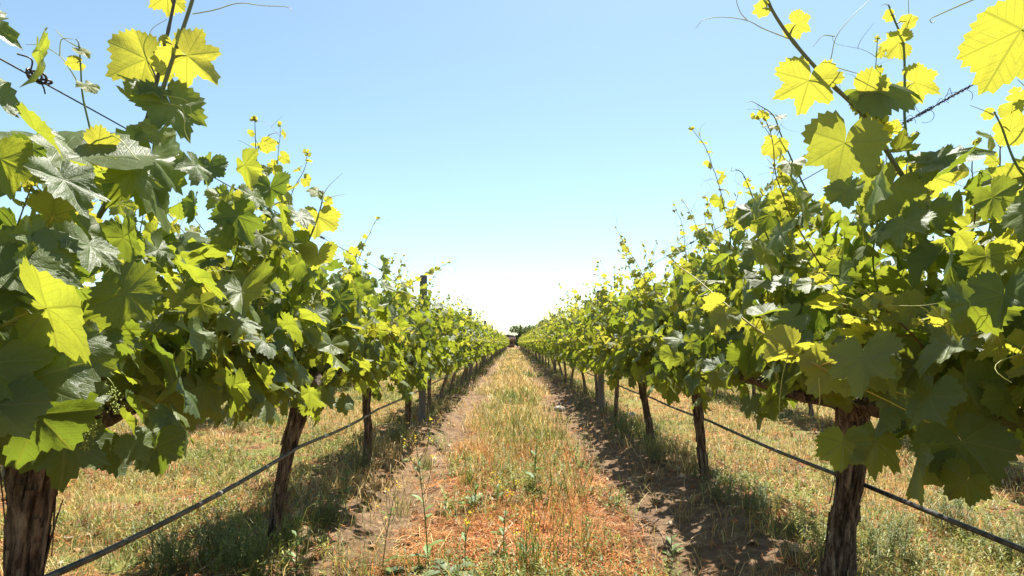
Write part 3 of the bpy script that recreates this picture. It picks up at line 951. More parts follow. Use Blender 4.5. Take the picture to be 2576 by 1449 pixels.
gx = axis([(-900, -100, 100), (-100, -20, 8), (-20, -7, .8), (-7, -2.4, .09), (-2.4, 2.4, .028), (2.4, 7, .09), (7, 20, .8), (20, 100, 8), (100, 900, 100)])
gy = axis([(-60, -4, 4), (-4, 1, .25), (1, 7, .03), (7, 14, .07), (14, 30, .2), (30, 120, 1.0), (120, 200, 10), (200, 2400, 150)])
GX, GY = np.meshgrid(gx, gy)
GZ = H(GX, GY)
nx, ny = len(gx), len(gy)
V = np.stack([GX.ravel(), GY.ravel(), GZ.ravel()], 1)
i = np.arange(ny - 1)[:, None] * nx + np.arange(nx - 1)[None]
F = np.stack([i, i + 1, i + nx + 1, i + nx], -1).reshape(-1, 4)
tag(mk('ground', V, F, M_GROUND), 'dry earth floor of the vineyard with bare wheel tracks', 'ground', kind='structure')


# ------------------------------------------------------------------ grass, litter and low weeds (nobody could count them)
def scatter(n, y0, y1, rng, xr=6.2):
    Y = np.exp(rng.uniform(math.log(y0), math.log(y1), n))
    X = rng.uniform(-1, 1, n) * np.minimum(xr, Y * .93 + .3)
    return X, Y


def blades(acc, X, Y, h, w, lean, col, rng, z0=None):
    n = len(X)
    z = H(X, Y) if z0 is None else z0
    b = np.stack([X, Y, z - .01], 1)
    az = rng.uniform(0, 6.283, n); d = np.stack([np.cos(az), np.sin(az), np.zeros(n)], 1)
    s = rng.uniform(0, 6.283, n); sd = np.stack([np.cos(s), np.sin(s), np.zeros(n)], 1) * w[:, None]
    up = np.array([0, 0, 1.])
    m = b + up * (h * .6)[:, None] + d * (h * lean * .35)[:, None]
    t = b + up * (h * (1 - .35 * lean))[:, None] + d * (h * lean)[:, None]
    V = np.stack([b - sd, b + sd, m - sd * .7, m + sd * .7, t], 1).reshape(-1, 3)
    k = (np.arange(n) * 5)[:, None]
    F = np.concatenate([k + [0, 1, 3], k + [0, 3, 2], k + [2, 3, 4]])
    acc.add(V, F, col=np.repeat(col, 5, 0))


rng = np.random.default_rng(5)
GREEN = np.array([(.12, .17, .03), (.20, .25, .045), (.30, .31, .06), (.09, .13, .04)])
GOLD = np.array([(.50, .36, .12), (.60, .46, .18), (.42, .27, .09), (.52, .30, .10), (.66, .54, .27)])


def patch(x, y, s, f): return vnoise(x, y, s, f)


acc = Acc()
n = 460000
X, Yy = scatter(n, 2.2, 95, rng)
ax = np.abs(X - .05 + .85 * (patch(X, Yy, 81, 1.4) - .5) + .25 * (patch(X, Yy, 82, 5.) - .5))
dens = np.ones(n) * .5
centre = np.clip((.58 - ax) / .12, 0, 1)
track = np.exp(-((ax - .86) / .17) ** 2)
rowd = np.minimum(np.abs(X - RL), np.abs(X - RR))
rowd = np.minimum(np.abs(X - RL), np.abs(X - RR - .16))
under = np.exp(-(rowd / .22) ** 2)
outer = np.clip((ax - 1.55) / .2, 0, 1)
cl = patch(X, Yy, 21, 1.6) * .45 + patch(X, Yy, 22, 4.5) * .3 + patch(X, Yy, 23, 14.) * .25
farf = np.clip((Yy - 4.6) / 3.0, 0, 1)
dens = centre * (.34 + .7 * farf) + under * .65 + outer * (.80 + .25 * farf) + .20
dens = dens * (1 - .70 * track) * np.clip((cl - .40) * 6.5, .03, 1.45)
keep = rng.random(n) < dens
X, Yy, centre, under, outer, farf, cl = X[keep], Yy[keep], centre[keep], under[keep], outer[keep], farf[keep], cl[keep]
n = len(X)
pg = np.clip(.10 + .60 * under + .34 * outer + .45 * centre * (1 - farf) + 1.6 * (patch(X, Yy, 31, .9) - .5) + .15 * np.clip((Yy - 12) / 20, 0, 1), .05, .95)
isg = rng.random(n) < pg
c = np.where(isg[:, None], GREEN[rng.integers(0, 4, n)], GOLD[rng.integers(0, 5, n)]) * rng.uniform(.55, 1.45, (n, 1))
rust = (centre * (1 - farf) * (~isg))[:, None]
c = c * (1 - rust + rust * np.array([1.0, .62, .45]))
hh = (.03 + .17 * rng.random(n) ** 2.2) * (1 + .7 * centre * farf) * (1 - .25 * outer)
ww = np.maximum(.0011 + .0012 * rng.random(n), .00050 * Yy)
blades(acc, X, Yy, hh, ww, rng.uniform(.1, 1.5, n), c, rng)
tag(acc.build('grass', M_GRASS), 'short green and golden dry grass over the vineyard floor', 'grass', kind='stuff')

# orange straw and clippings lying on the ground
acc = Acc()
n = 330000
X, Yy = scatter(n, 2.1, 22, rng, 5.5)
ax = np.abs(X - .05)
d = np.clip((.72 - ax) / .15, 0, 1) * np.clip((8.5 - Yy) / 3.5, .12, 1) + .20 * np.clip((ax - 1.5) / .3, 0, 1) + .12 - .10 * np.exp(-((ax - .86) / .2) ** 2)
d *= np.clip((patch(X, Yy, 41, 1.9) * .65 + patch(X, Yy, 42, 6.) * .35 - .36) * 6, .03, 1.4)
k = rng.random(n) < d
X, Yy = X[k], Yy[k]; n = len(X)
az = rng.uniform(0, 6.283, n); L = rng.uniform(.02, .15, n) ** 1.15 * .62; w = np.maximum(rng.uniform(.0009, .0022, n), Yy * .00035)
dv = np.stack([np.cos(az) * L, np.sin(az) * L, rng.normal(0, .008, n)], 1)
sv = np.stack([-np.sin(az) * w, np.cos(az) * w, np.zeros(n)], 1)
c0 = np.stack([X, Yy, H(X, Yy) + rng.uniform(.002, .022, n)], 1)
V = np.stack([c0 - dv - sv, c0 - dv + sv, c0 + sv + [0, 0, .006], c0 - sv + [0, 0, .006], c0 + dv + sv, c0 + dv - sv], 1).reshape(-1, 3)
kk = (np.arange(n) * 6)[:, None]
F = np.concatenate([kk + [0, 1, 2, 3], kk + [3, 2, 4, 5]])
ORG = np.array([(.50, .175, .05), (.58, .25, .075), (.36, .115, .035), (.58, .36, .16), (.20, .085, .04), (.62, .48, .28)])
c = ORG[rng.choice(6, n, p=[.26, .22, .20, .12, .14, .06])] * rng.uniform(.55, 1.15, (n, 1)) * (.7 + .6 * patch(X, Yy, 43, 3.))[:, None]
acc.add(V, F, col=np.repeat(c, 6, 0))
tag(acc.build('straw_litter', M_LITTER, smooth=False), 'rusty orange straw and clippings strewn over the earth', 'straw litter', kind='stuff')

# curled dead leaves
acc = Acc()
n = 5200
X, Yy = scatter(n, 2.1, 16, rng, 4.5)
k = rng.random(n) < np.clip(.25 + .9 * (patch(X, Yy, 51, 1.3) - .4), .05, .9)
X, Yy = X[k], Yy[k]; n = len(X)
O = np.stack([X, Yy, H(X, Yy) + .010], 1)
ds = Acc()
leaves(ds, O, rng.normal(0, 1, (n, 3)), np.array([0, 0, 1.]) + rng.normal(0, .4, (n, 3)), rng.uniform(.014, .042, n), np.zeros(n), rng, TM, 2.6)
nv = sum(len(v) for v in ds.V)
DC = np.array([(.55, .36, .20), (.42, .23, .11), (.64, .47, .30), (.50, .20, .08)])
cc = []
for blk in ds.V: cc.append(np.repeat(DC[rng.integers(0, 4, len(blk) // len(TM[0][0]))] * rng.uniform(.7, 1.1, (len(blk) // len(TM[0][0]), 1)), len(TM[0][0]), 0))
ds.C = cc
tag(ds.build('leaf_litter', M_LITTER), 'curled brown dead leaves lying on the earth', 'leaf litter', kind='stuff')


# low leafy weeds
def weeds(acc, X, Y, h, K, ll, lw, col, rng):
    n = len(X); z = H(X, Y)
    leanv = np.stack([rng.normal(0, .25, n), rng.normal(0, .25, n), np.ones(n)], 1)
    b = np.stack([X, Y, z], 1)
    for k in range(K):
        f = (k + .4) / K
        p = b + leanv * (h * f)[:, None]
        az = rng.uniform(0, 6.283, n); up = rng.uniform(.2, .9, n)
        d = np.stack([np.cos(az), np.sin(az), up], 1)
        L = (ll * rng.uniform(.6, 1.2, n) * (1 - .5 * f))[:, None]
        s = np.stack([-np.sin(az), np.cos(az), np.zeros(n)], 1) * (lw * rng.uniform(.6, 1.2, n) * (1 - .4 * f))[:, None]
        V = np.stack([p, p + d * L * .5 + s, p + d * L + [0, 0, -.002], p + d * L * .5 - s], 1).reshape(-1, 3)
        F = (np.arange(n) * 4)[:, None] + [0, 1, 2, 3]
        acc.add(V, F, col=np.repeat(col * rng.uniform(.8, 1.25, (n, 1)), 4, 0))
    blades(acc, X, Y, h, np.full(n, .0012) + .0003 * Y, np.full(n, .15), col, rng)


acc = Acc()
n = 36000
X, Yy = scatter(n, 2.2, 26, rng, 5)
ax = np.abs(X - .05); rowd = np.minimum(np.abs(X - RL), np.abs(X - RR - .16))
d = .8 * np.exp(-(rowd / .22) ** 2) + .55 * np.clip((ax - 1.5) / .2, 0, 1) + .42 * np.clip((.65 - ax) / .2, 0, 1)
d *= np.clip((patch(X, Yy, 61, 1.7) - .38) * 5, 0, 1)
k = rng.random(n) < d
X, Yy = X[k], Yy[k]; n = len(X)
WG = np.array([(.17, .20, .040), (.25, .27, .055), (.13, .16, .04), (.36, .34, .07)])
weeds(acc, X, Yy, rng.uniform(.04, .16, n), 13, .034, .0055, WG[rng.integers(0, 4, n)], rng)
n = 9000
X, Yy = scatter(n, 2.2, 14, rng, 4.5)
ax = np.abs(X - .05)
d = (.55 * np.clip((ax - 1.5) / .2, 0, 1) + .55 * np.clip((.62 - ax) / .2, 0, 1)) * np.clip((patch(X, Yy, 71, 2.1) - .5) * 6, 0, 1)
k = rng.random(n) < d
X, Yy = X[k], Yy[k]; n = len(X)
weeds(acc, X, Yy, rng.uniform(.02, .07, n), 11, .030, .011, WG[rng.integers(0, 4, n)] * [1.1, 1.15, .8], rng)
n = 1500
X = rng.uniform(-.95, .75, n); Yy = rng.uniform(2.3, 6.5, n)
k = rng.random(n) < np.clip((patch(X, Yy, 91, 2.6) - .52) * 7, 0, 1)
X, Yy = X[k], Yy[k]; n = len(X)
weeds(acc, X, Yy, rng.uniform(.05, .20, n), 16, .030, .0075, WG[rng.integers(0, 4, n)] * [.9, 1.0, .9], rng)
tag(acc.build('low_weeds', M_WEED), 'low green leafy weeds growing among the straw', 'weeds', kind='stuff')

# ------------------------------------------------------------------ plants one can point at
def gpos(px, py):
    """ground point seen at a pixel"""
    d = P(px, py, 1.0) - np.array([0, 0, EYE])
    q = np.array([0, 0, EYE]) + d * ((EYE - .0) / -d[2])
    for _ in range(3):
        q = np.array([0, 0, EYE]) + d * ((EYE - gz(q[0], q[1])) / -d[2])
    return q


def tuft(px, py, h, n, label, seed, green=.8, heads=6, spread=.05):
    q = gpos(px, py); r = np.random.default_rng(seed)
    root = thing('grass_tuft', tuple(q), label, 'grass tuft', 'grass tufts in the aisle')
    a, s = Acc(), Acc()
    for _ in range(n):
        isg = r.random() < green
        c = (GREEN if isg else GOLD)[r.integers(0, 4)] * r.uniform(.8, 1.2)
        b = np.array([r.normal(0, spread), r.normal(0, spread), -.02])
        hh = h * r.uniform(.45, 1.0); az = r.uniform(0, 6.28); ln = r.uniform(.05, .85) * hh
        dv = np.array([math.cos(az), math.sin(az), 0])
        pts = np.array([b, b + dv * ln * .15 + [0, 0, hh * .4], b + dv * ln * .5 + [0, 0, hh * .8], b + dv * ln + [0, 0, hh * .95]])
        w = r.uniform(.0010, .0022); sd = np.array([-math.sin(az + .7), math.cos(az + .7), 0]) * w
        V = np.concatenate([pts - sd * np.array([1, 1, .7, .1])[:, None], pts + sd * np.array([1, 1, .7, .1])[:, None]])
        F = np.array([(k, k + 1, k + 5, k + 4) for k in range(3)])
        a.add(V, F, col=c)
    for _ in range(heads):                          # seed heads on straight stalks
        b = np.array([r.normal(0, spread), r.normal(0, spread), -.02]); az = r.uniform(0, 6.28)
        dv = np.array([math.cos(az), math.sin(az), 0]); hh = h * r.uniform(.9, 1.25)
        p = spline([b, b + [0, 0, hh * .6] + dv * .02, b + [0, 0, hh] + dv * hh * .16], 10)
        s.tube(p, .0011, 4, GREEN[1])
        e = spline([p[-1], p[-1] + (p[-1] - p[-3]) * .9], 6)
        s.tube(e, [.001, .003, .0034, .003, .002, .0004], 5, np.array((.28, .32, .10)))
    a.build('blades', M_GRASS, root); s.build('seed_heads', M_GRASS, root)


tuft(1345, 1449, .38, 80, 'tall bright green grass tuft at the bottom edge, nearest the camera', 301, .9, 7, .07)
tuft(1470, 1400, .36, 55, 'tall green grass tuft with golden stalks right of the nearest tuft', 302, .65, 7, .07)
tuft(1180, 1225, .20, 70, 'small dark green grass tuft left of centre in the straw', 303, 1, 3, .03)
tuft(1165, 1160, .16, 60, 'short green grass tuft beside the left wheel track', 304, 1, 2, .04)
tuft(1330, 1060, .30, 70, 'green grass tuft in the middle of the aisle before the golden grass', 305, .8, 9, .07)
tuft(1235, 1075, .26, 60, 'grass tuft at the left rim of the golden grass', 306, .7, 7, .07)
tuft(1300, 1165, .36, 60, 'loose tall grass tuft around the central leafy weed', 307, .7, 10, .07)
tuft(1395, 1130, .34, 50, 'thin tuft of tall stalks near the right wheel track', 308, .7, 9, .05)
tuft(1075, 1180, .18, 60, 'dark grass tuft at the edge of the left row shade', 309, 1, 2, .03)
tuft(1440, 1260, .30, 60, 'golden drooping grass tuft right of the central weed', 310, .3, 8, .05)
tuft(1010, 1300, .22, 40, 'sparse grass tuft on the bare soil of the left track', 311, .9, 3, .04)


def mustard(px, py, h, label, seed, nb=4, fl=6, lean=(0, 0), big=1.0, group='flowering weeds in the aisle'):
    q = gpos(px, py); r = np.random.default_rng(seed)
    root = thing('mustard_plant', tuple(q), label, 'wild mustard', group)
    s, lf, f = Acc(), Acc(), Acc()
    gc = np.array((.17, .24, .07))
    main = spline([(0, 0, -.02), (lean[0] * .3, lean[1] * .3, h * .4), (lean[0] * .7, lean[1] * .7, h * .75), (lean[0], lean[1], h)], 20)
    s.tube(main, np.linspace(.0032, .0012, 20) * big, 5, gc)
    tips = [main[-1]]
    for k in range(nb):
        p = main[r.integers(7, 18)]; az = r.uniform(0, 6.28); L = h * r.uniform(.15, .38)
        b = spline([p, p + [math.cos(az) * L * .4, math.sin(az) * L * .4, L * .45], p + [math.cos(az) * L * .55, math.sin(az) * L * .55, L]], 8)
        s.tube(b, np.linspace(.0017, .0009, 8) * big, 4, gc); tips.append(b[-1])
    def blade(p, d, L, w, c):
        d = nz(d); sd = nz(np.cross(d, [0, 0, 1])) * w
        ts = np.linspace(0, 1, 7); wd = np.array([.08, .55, .9, 1, .8, .5, .05])
        wig = 1 + .18 * np.array([0, 1, -1, 1, -1, 1, 0])
        cpt = p + d * (L * ts)[:, None] + np.array([0, 0, 1]) * (-L * .35 * ts ** 2)[:, None]
        up = np.array([0, 0, w * .35])
        V = np.concatenate([cpt - sd * (wd * wig)[:, None] + up, cpt, cpt + sd * (wd * wig)[:, None] + up])
        F = np.concatenate([[(k, k + 1, k + 8, k + 7) for k in range(6)], [(k + 7, k + 8, k + 15, k + 14) for k in range(6)]])
        lf.add(V, F, col=c)
    for k in range(int(9 * big) + 3):
        t = r.random() ** 2
        p = main[int(t * 16)]; az = r.uniform(0, 6.28)
        blade(p, [math.cos(az), math.sin(az), .5 + t], (.11 - .07 * t) * big * r.uniform(.6, 1.2), (.018 - .011 * t) * big, gc * r.uniform(.8, 1.4))
    for tp in tips:
        for k in range(fl):
            c = tp + r.normal(0, .007, 3); nrm = nz(r.normal(0, .6, 3) + [0, 0, 1]); u = nz(np.cross(nrm, [1, .2, 0])); v = np.cross(nrm, u)
            for j in range(4):
                a = j * math.pi / 2 + .3; dd = u * math.cos(a) + v * math.sin(a); e = -u * math.sin(a) + v * math.cos(a); R_ = .0062
                f.add(np.array([c, c + dd * R_ * .6 + e * R_ * .4, c + dd * R_ + nrm * .001, c + dd * R_ * .6 - e * R_ * .4]), np.array([(0, 1, 2, 3)]), col=(.85, .66, .02))
    s.build('stem', M_WEED, root); lf.build('leaves', M_WEED, root)
    if f.V: f.build('flowers', M_FLOWER, root)


mustard(1080, 1445, .62, 'tall lone mustard stalk with yellow buds rising over the bottom left aisle', 401, 5, 5, (-.10, .15), 1.2)
mustard(960, 1440, .40, 'thin forked weed stalk in the shade left of the tall mustard stalk', 402, 5, 2, (.05, .08))
mustard(1265, 1400, .30, 'mustard weed with two yellow flower heads at bottom centre', 403, 3, 5, (.02, .05))
mustard(1250, 1290, .22, 'low mustard weed with yellow flowers in the orange straw', 404, 4, 5)
mustard(1170, 1440, .24, 'yellow flowering weed beside the pale rosette at the bottom edge', 405, 3, 5)
mustard(1325, 1440, .22, 'yellow flowering weed at the foot of the tall green tuft', 406, 3, 5)
mustard(1345, 1235, .42, 'bushy upright leafy weed in the centre of the aisle', 407, 8, 1, (.02, .02), 1.5)
mustard(1195, 1285, .16, 'low spreading leafy weed left of the orange straw', 408, 6, 0, (0, 0), 1.5)
mustard(870, 1250, .30, 'grey green weed in the shade behind the second left trunk', 409, 5, 1)
mustard(1010, 1160, .34, 'yellow budded weed at the right edge of the left row shade', 410, 5, 3, (.03, .0))
mustard(745, 1440, .26, 'narrow leaved weed at the bottom beside the second left trunk', 411, 5, 0)
mustard(1690, 1400, .12, 'tiny green seedling weed alone in the right row shade', 412, 1, 0)


def rosette(px, py, R_, label, seed):
    q = gpos(px, py); r = np.random.default_rng(seed)
    a = Acc()
    for k in range(26):
        az = r.uniform(0, 6.28); L = R_ * r.uniform(.6, 1.1); up = r.uniform(.25, .9); w = .024 * r.uniform(.7, 1.2)
        ts = np.linspace(0, 1, 9); wd = np.array([.12, .35, .7, .65, 1, .85, .95, .6, .03])
        d = np.array([math.cos(az), math.sin(az), up]); sd = np.array([-math.sin(az), math.cos(az), 0]) * w
        c = d * (L * ts)[:, None] + np.array([0, 0, -1]) * (L * .8 * ts ** 2)[:, None] + [0, 0, .01]
        V = np.concatenate([c - sd * wd[:, None] + [0, 0, .006], c, c + sd * wd[:, None] + [0, 0, .006]])
        F = np.concatenate([[(j, j + 1, j + 10, j + 9) for j in range(8)], [(j + 9, j + 10, j + 19, j + 18) for j in range(8)]])
        a.add(V, F, col=np.array((.14, .18, .085)) * r.uniform(.7, 1.4))
    o = a.build('leafy_rosette', M_WEED); o.location = tuple(q)
    tag(o, label, 'weed', 'grey green rosettes')


rosette(1030, 1446, .12, 'grey green leafy rosette at the bottom edge, by the tall stalk', 501)
rosette(1130, 1456, .16, 'broad grey green rosette at the bottom edge, right of the tall stalk', 502)
rosette(1215, 1262, .10, 'small light green rosette beside the orange straw', 503)


def feathery(px, py, h, n, label, seed):
    q = gpos(px, py); r = np.random.default_rng(seed)
    root = thing('feathery_weed', tuple(q), label, 'weed', 'feathery weeds under the rows')
    s, lf = Acc(), Acc(); c0 = np.array((.13, .155, .055))
    for _ in range(n):
        az = r.uniform(0, 6.28); sp_ = r.uniform(.1, .8); hh = h * r.uniform(.5, 1)
        b = np.array([r.normal(0, .05), r.normal(0, .05), -.01])
        p = spline([b, b + [math.cos(az) * sp_ * hh * .3, math.sin(az) * sp_ * hh * .3, hh * .55], b + [math.cos(az) * sp_ * hh * .7, math.sin(az) * sp_ * hh * .7, hh]], 12)
        s.tube(p, np.linspace(.0013, .0006, 12), 4, c0)
        for k in range(2, 12):
            for _j in range(3):
                a2 = r.uniform(0, 6.28); L = r.uniform(.012, .028); d = np.array([math.cos(a2), math.sin(a2), r.uniform(.2, 1)])
                sd = np.array([-math.sin(a2), math.cos(a2), 0]) * .0018
                lf.add(np.array([p[k], p[k] + d * L * .5 + sd, p[k] + d * L, p[k] + d * L * .5 - sd]), np.array([(0, 1, 2, 3)]), col=c0 * r.uniform(.9, 2.2))
    s.build('stems', M_WEED, root); lf.build('leaves', M_WEED, root)


FW = [(430, 1445, .26, 50, 'dense feathery weed at the bottom left under the hose'), (540, 1400, .24, 45, 'feathery weed under the hose, left of the second trunk'),
      (620, 1440, .22, 40, 'feathery weed at the bottom, closest to the second left trunk'), (830, 1310, .18, 30, 'shaded feathery weed right of the second left trunk'),
      (890, 1190, .22, 36, 'shaded feathery weed at the foot of the third left trunk'), (1000, 1115, .22, 36, 'shaded feathery weed between the third and fourth left trunks'),
      (1455, 1030, .22, 30, 'shaded feathery weed left of the first right post'), (1640, 1160, .24, 36, 'shaded feathery weed between the slender and straight right trunks'),
      (1560, 1080, .22, 30, 'shaded feathery weed behind the slender right trunk'), (1905, 1290, .22, 36, 'feathery weed left of the knotty right trunk'),
      (1810, 1260, .20, 30, 'feathery weed right of the straight right trunk'), (2240, 1420, .30, 50, 'feathery green weed right of the knotty trunk'),
      (2400, 1340, .28, 50, 'bright feathery weed below the hose at the right'), (2540, 1420, .26, 50, 'bright feathery weed in the bottom right corner'),
      (600, 1085, .22, 40, 'pale feathery weed in the sun beyond the left row')]
for k, (px, py, h, n, lab) in enumerate(FW): feathery(px, py, h, n, lab, 600 + k)


def stone(px, py, R_, label, seed):
    q = gpos(px, py); r = np.random.default_rng(seed)
    nu, nv = 22, 13
    u = np.linspace(0, 2 * math.pi, nu, endpoint=False); v = np.linspace(0.02, math.pi - .02, nv)
    U, Vv = np.meshgrid(u, v)
    D = np.stack([np.cos(U) * np.sin(Vv), np.sin(U) * np.sin(Vv), np.cos(Vv)], -1)
    rad = 1 + sum(.09 * np.sin(D @ r.normal(0, 2.4, 3) + r.uniform(0, 6)) for _ in range(5))
    V = (D * rad[..., None] * np.array([1.2, .9, .65]) * R_).reshape(-1, 3)
    i = np.arange(nv - 1)[:, None] * nu; j = np.arange(nu)[None]; k = (j + 1) % nu
    F = np.stack([i + j, i + j + nu, i + k + nu, i + k], -1).reshape(-1, 4)
    o = mk('stone', V, F, M_STONE); o.location = (q[0], q[1], q[2] + R_ * .3); o.rotation_euler = (0, 0, r.uniform(0, 6))
    tag(o, label, 'stone', 'stones on the soil')


stone(1408, 1033, .075, 'pale rounded stone in the right wheel track, largest of the stones', 701)
stone(1585, 1050, .07, 'shaded stone at the foot of the slender right trunk', 702)
stone(1232, 1002, .04, 'small grey stone at the left rim of the aisle grass', 703)
stone(1330, 1395, .018, 'small white pebble in the orange straw', 704)
stone(1175, 955, .05, 'reddish stone at the left row side, far along the aisle', 705)


def cane(pxs, label, seed, r=.004, c=(.50, .33, .21)):
    rg = np.random.default_rng(seed); pts = []
    for (a, b) in pxs:
        q = gpos(a, b); pts.append([q[0], q[1], q[2] + .012 + rg.uniform(0, .012)])
    pts = np.array(pts); base = pts[0].copy()
    sp = spline(pts, 24) - base
    sp = sp + rg.normal(0, .0018, sp.shape)
    a = Acc(); rr = np.linspace(r, r * .5, 24) * (1 + .2 * (np.arange(24) % 6 == 0))
    a.tube(sp, rr, 7, c)
    k = 12; d = sp[k + 1] - sp[k]
    sd = np.array([-d[1], d[0], .2 * abs(d[0])]) * 2.2
    a.tube(spline([sp[k], sp[k] + d + sd, sp[k] + d * 3 + sd * 1.6], 6), np.linspace(r * .6, r * .3, 6), 5, c)
    o = a.build('fallen_cane', M_LITTER); o.location = tuple(base)
    tag(o, label, 'fallen cane', 'pruned canes on the ground')


cane([(1245, 1400), (1275, 1340), (1330, 1300), (1440, 1310)], 'pale arched cane at bottom centre left of the tall tuft', 801, .005, (.62, .42, .28))
cane([(1190, 1250), (1290, 1245), (1360, 1235), (1405, 1190)], 'crooked pale cane across the middle of the straw', 802, .0045, (.60, .42, .30))
cane([(1195, 1210), (1250, 1165), (1320, 1110), (1345, 1075)], 'thin straight cane slanting up through the central weeds', 803, .003)
cane([(1575, 1290), (1578, 1200), (1600, 1130)], 'thin dark twig standing out in the right row shade', 804, .003, (.22, .16, .12))
cane([(1570, 1350), (1640, 1320), (1740, 1265)], 'long bent twig on the bare shaded soil at right', 805, .004, (.26, .19, .14))
cane([(1500, 1240), (1560, 1290), (1650, 1330), (1690, 1420)], 'curved root like twig along the edge of the right shade', 806, .003, (.36, .26, .18))
cane([(160, 1365), (250, 1350), (370, 1330)], 'pale straight cane at lower left behind the hose', 807, .005, (.52, .42, .30))
cane([(290, 1290), (420, 1270), (530, 1245)], 'thin orange cane on the weeds behind the hose at left', 808, .004)
cane([(1900, 1150), (1960, 1170), (2060, 1175)], 'dry cane on the orange straw beyond the right hose', 809, .004)
cane([(1960, 1300), (2030, 1335), (2075, 1345)], 'short pale cane left of the knotty trunk foot', 810, .004)
cane([(880, 1440), (940, 1430), (1000, 1437)], 'short orange cane on the shaded soil at the bottom left', 811, .004)
cane([(640, 1225), (665, 1205), (700, 1190)], 'pale stubby cane just left of the second left trunk', 812, .004, (.6, .45, .3))

# ------------------------------------------------------------------ posts, wires, hoses
def post(x, y, label, lod, group, h=1.90, R_=.046, seed=0):
    z0 = gz(x, y); r = np.random.default_rng(seed)
    root = thing('wooden_post', (x, y, z0), label, 'post', group)
    ns, nr = (24, 40) if lod == 0 else (10, 10)
    z = np.concatenate([np.linspace(-.1, h - .012, nr), [h - .004, h]])
    rad = np.concatenate([np.full(nr, R_), [R_ * .95, R_ * .86]])
    t = np.linspace(0, 2 * math.pi, ns, endpoint=False)
    lx, ly = r.normal(0, .012), r.normal(0, .012)
    dis = 1 + .03 * np.sin(3 * t + 1)[None] + .02 * np.sin(9 * t[None] + 3 * z[:, None]) - .06 * (np.abs(np.angle(np.exp(1j * (t[None] - 4.5 - .1 * z[:, None])))) < .12)
    V = np.stack([lx * z[:, None] + rad[:, None] * dis * np.cos(t), ly * z[:, None] + rad[:, None] * dis * np.sin(t), z[:, None] + 0 * t], -1).reshape(-1, 3)
    n = len(z)
    i = np.arange(n - 1)[:, None] * ns; j = np.arange(ns)[None]; k = (j + 1) % ns
    F = np.stack([i + j, i + k, i + k + ns, i + j + ns], -1).reshape(-1, 4)
    V = np.vstack([V, [lx * h, ly * h, h + .002]]); jj = np.arange(ns)
    F3 = np.stack([(n - 1) * ns + jj, (n - 1) * ns + (jj + 1) % ns, np.full(ns, len(V) - 1)], 1)
    mk('stake', V, [F, F3], M_POST, root)
    if lod == 0:
        for zz in (1.70, .47):
            a = Acc(); s_ = -1 if x > 0 else 1
            th_ = np.linspace(-1.2, 1.2, 9)
            p = np.stack([s_ * (R_ + .004) * np.cos(th_) + lx * zz, (R_ + .004) * np.sin(th_), np.full(9, zz)], 1)
            a.tube(p, .0022, 6); a.build('wire_staple', M_WIRE, root)
    return root


for k, yy in enumerate(POST_L):
    lab = ('%s grey wooden post of the left row, standing above the leaves' % ORD[k]) if k < 3 else 'thin distant wooden post far along the left row'
    post(RL + (.02 if k else 0), yy, lab, 0 if k < 3 else 1, 'wooden posts of the left row', 1.93, .048, 900 + k)
for k, yy in enumerate(POST_R):
    lab = ('%s grey wooden post of the right row, among the leaves' % ORD[k]) if k < 3 else 'thin distant wooden post far along the right row'
    post(RR, yy, lab, 0 if k < 3 else 1, 'wooden posts of the right row', 1.95 if k else 1.88, .048, 920 + k)


def line(name, x, z, r, mat, label, cat, sag, nodes, seed, amp=.012, sides=8, ystart=.2, yend=YEND, group=None):
    rg = np.random.default_rng(seed)
    root = thing(name, (x, ystart, z), label, cat, group)
    ys, zs, xs = [], [], []
    for a, b in zip(nodes[:-1], nodes[1:]):
        s_ = sag * rg.uniform(.4, 1.5) * (1 + max(0, (a - 9) / 9) * .8 if sag > .01 else 1)
        za, xa = rg.normal(0, amp), rg.normal(0, amp * .6)
        for t in np.linspace(0, 1, 9)[:-1]:
            ys.append(a + (b - a) * t); zs.append(-4 * s_ * t * (1 - t)); xs.append(0)
    ys.append(nodes[-1]); zs.append(0); xs.append(0)
    ys = np.array(ys); zs = np.array(zs) + amp * np.interp(ys, np.arange(0, 130, 1.7), rg.normal(0, 1, 77)); xs = amp * .6 * np.interp(ys, np.arange(0, 130, 1.3), rg.normal(0, 1, 100))
    pts = np.stack([xs, ys - ystart, zs], 1)
    V, F = tube(pts, r, sides)
    mk(name.split('_')[-1], V, F, mat, root)
    return root, pts


nl = [.2, 1.47, 3.15, 4.98, 6.75] + list(np.arange(8.6, YEND, 1.82))
nr_ = [-.2, .62, 2.52, 4.5, 6.3] + list(np.arange(8.15, YEND, 1.9))
hl, hpl = line('drip_hose', RL + .085, .495, .0092, M_HOSE, 'black rubber drip hose strung in front of the left row trunks', 'drip hose', .014, nl, 1, .006, 12)
hr, hpr = line('drip_hose', RR + .07, .470, .0092, M_HOSE, 'black rubber drip hose strung behind the right row trunks', 'drip hose', .012, nr_, 2, .006, 12)
for root, pts, sel in ((hl, hpl, (12, 27)), (hr, hpr, (21, 35))):
    for k in sel:                                   # chalky drippers clipped on the hose
        p, q = pts[k], pts[k + 1]
        a = Acc(); d = nz(q - p)
        a.tube(np.array([p, p + d * .004, p + d * .022, p + d * .026]), [.0094, .0104, .0104, .0094], 12)
        a.build('dripper', M_DUST, root)
line('trellis_wire', RL + .03, .20, .0013, M_WIRE, 'thin low wire near the ground along the left row', 'wire', .004, nl[::2], 3, .004, 5)
line('trellis_wire', RR + .02, .24, .0013, M_WIRE, 'thin low wire near the ground along the right row', 'wire', .004, nr_[::2], 4, .004, 5)
wl, wpl = line('trellis_wire', RL + .02, 1.705, .0021, M_WIRE, 'rusty top wire wrapped in dead tendrils along the left row', 'wire', .006, [-.5] + POST_L, 5, .002, 6)
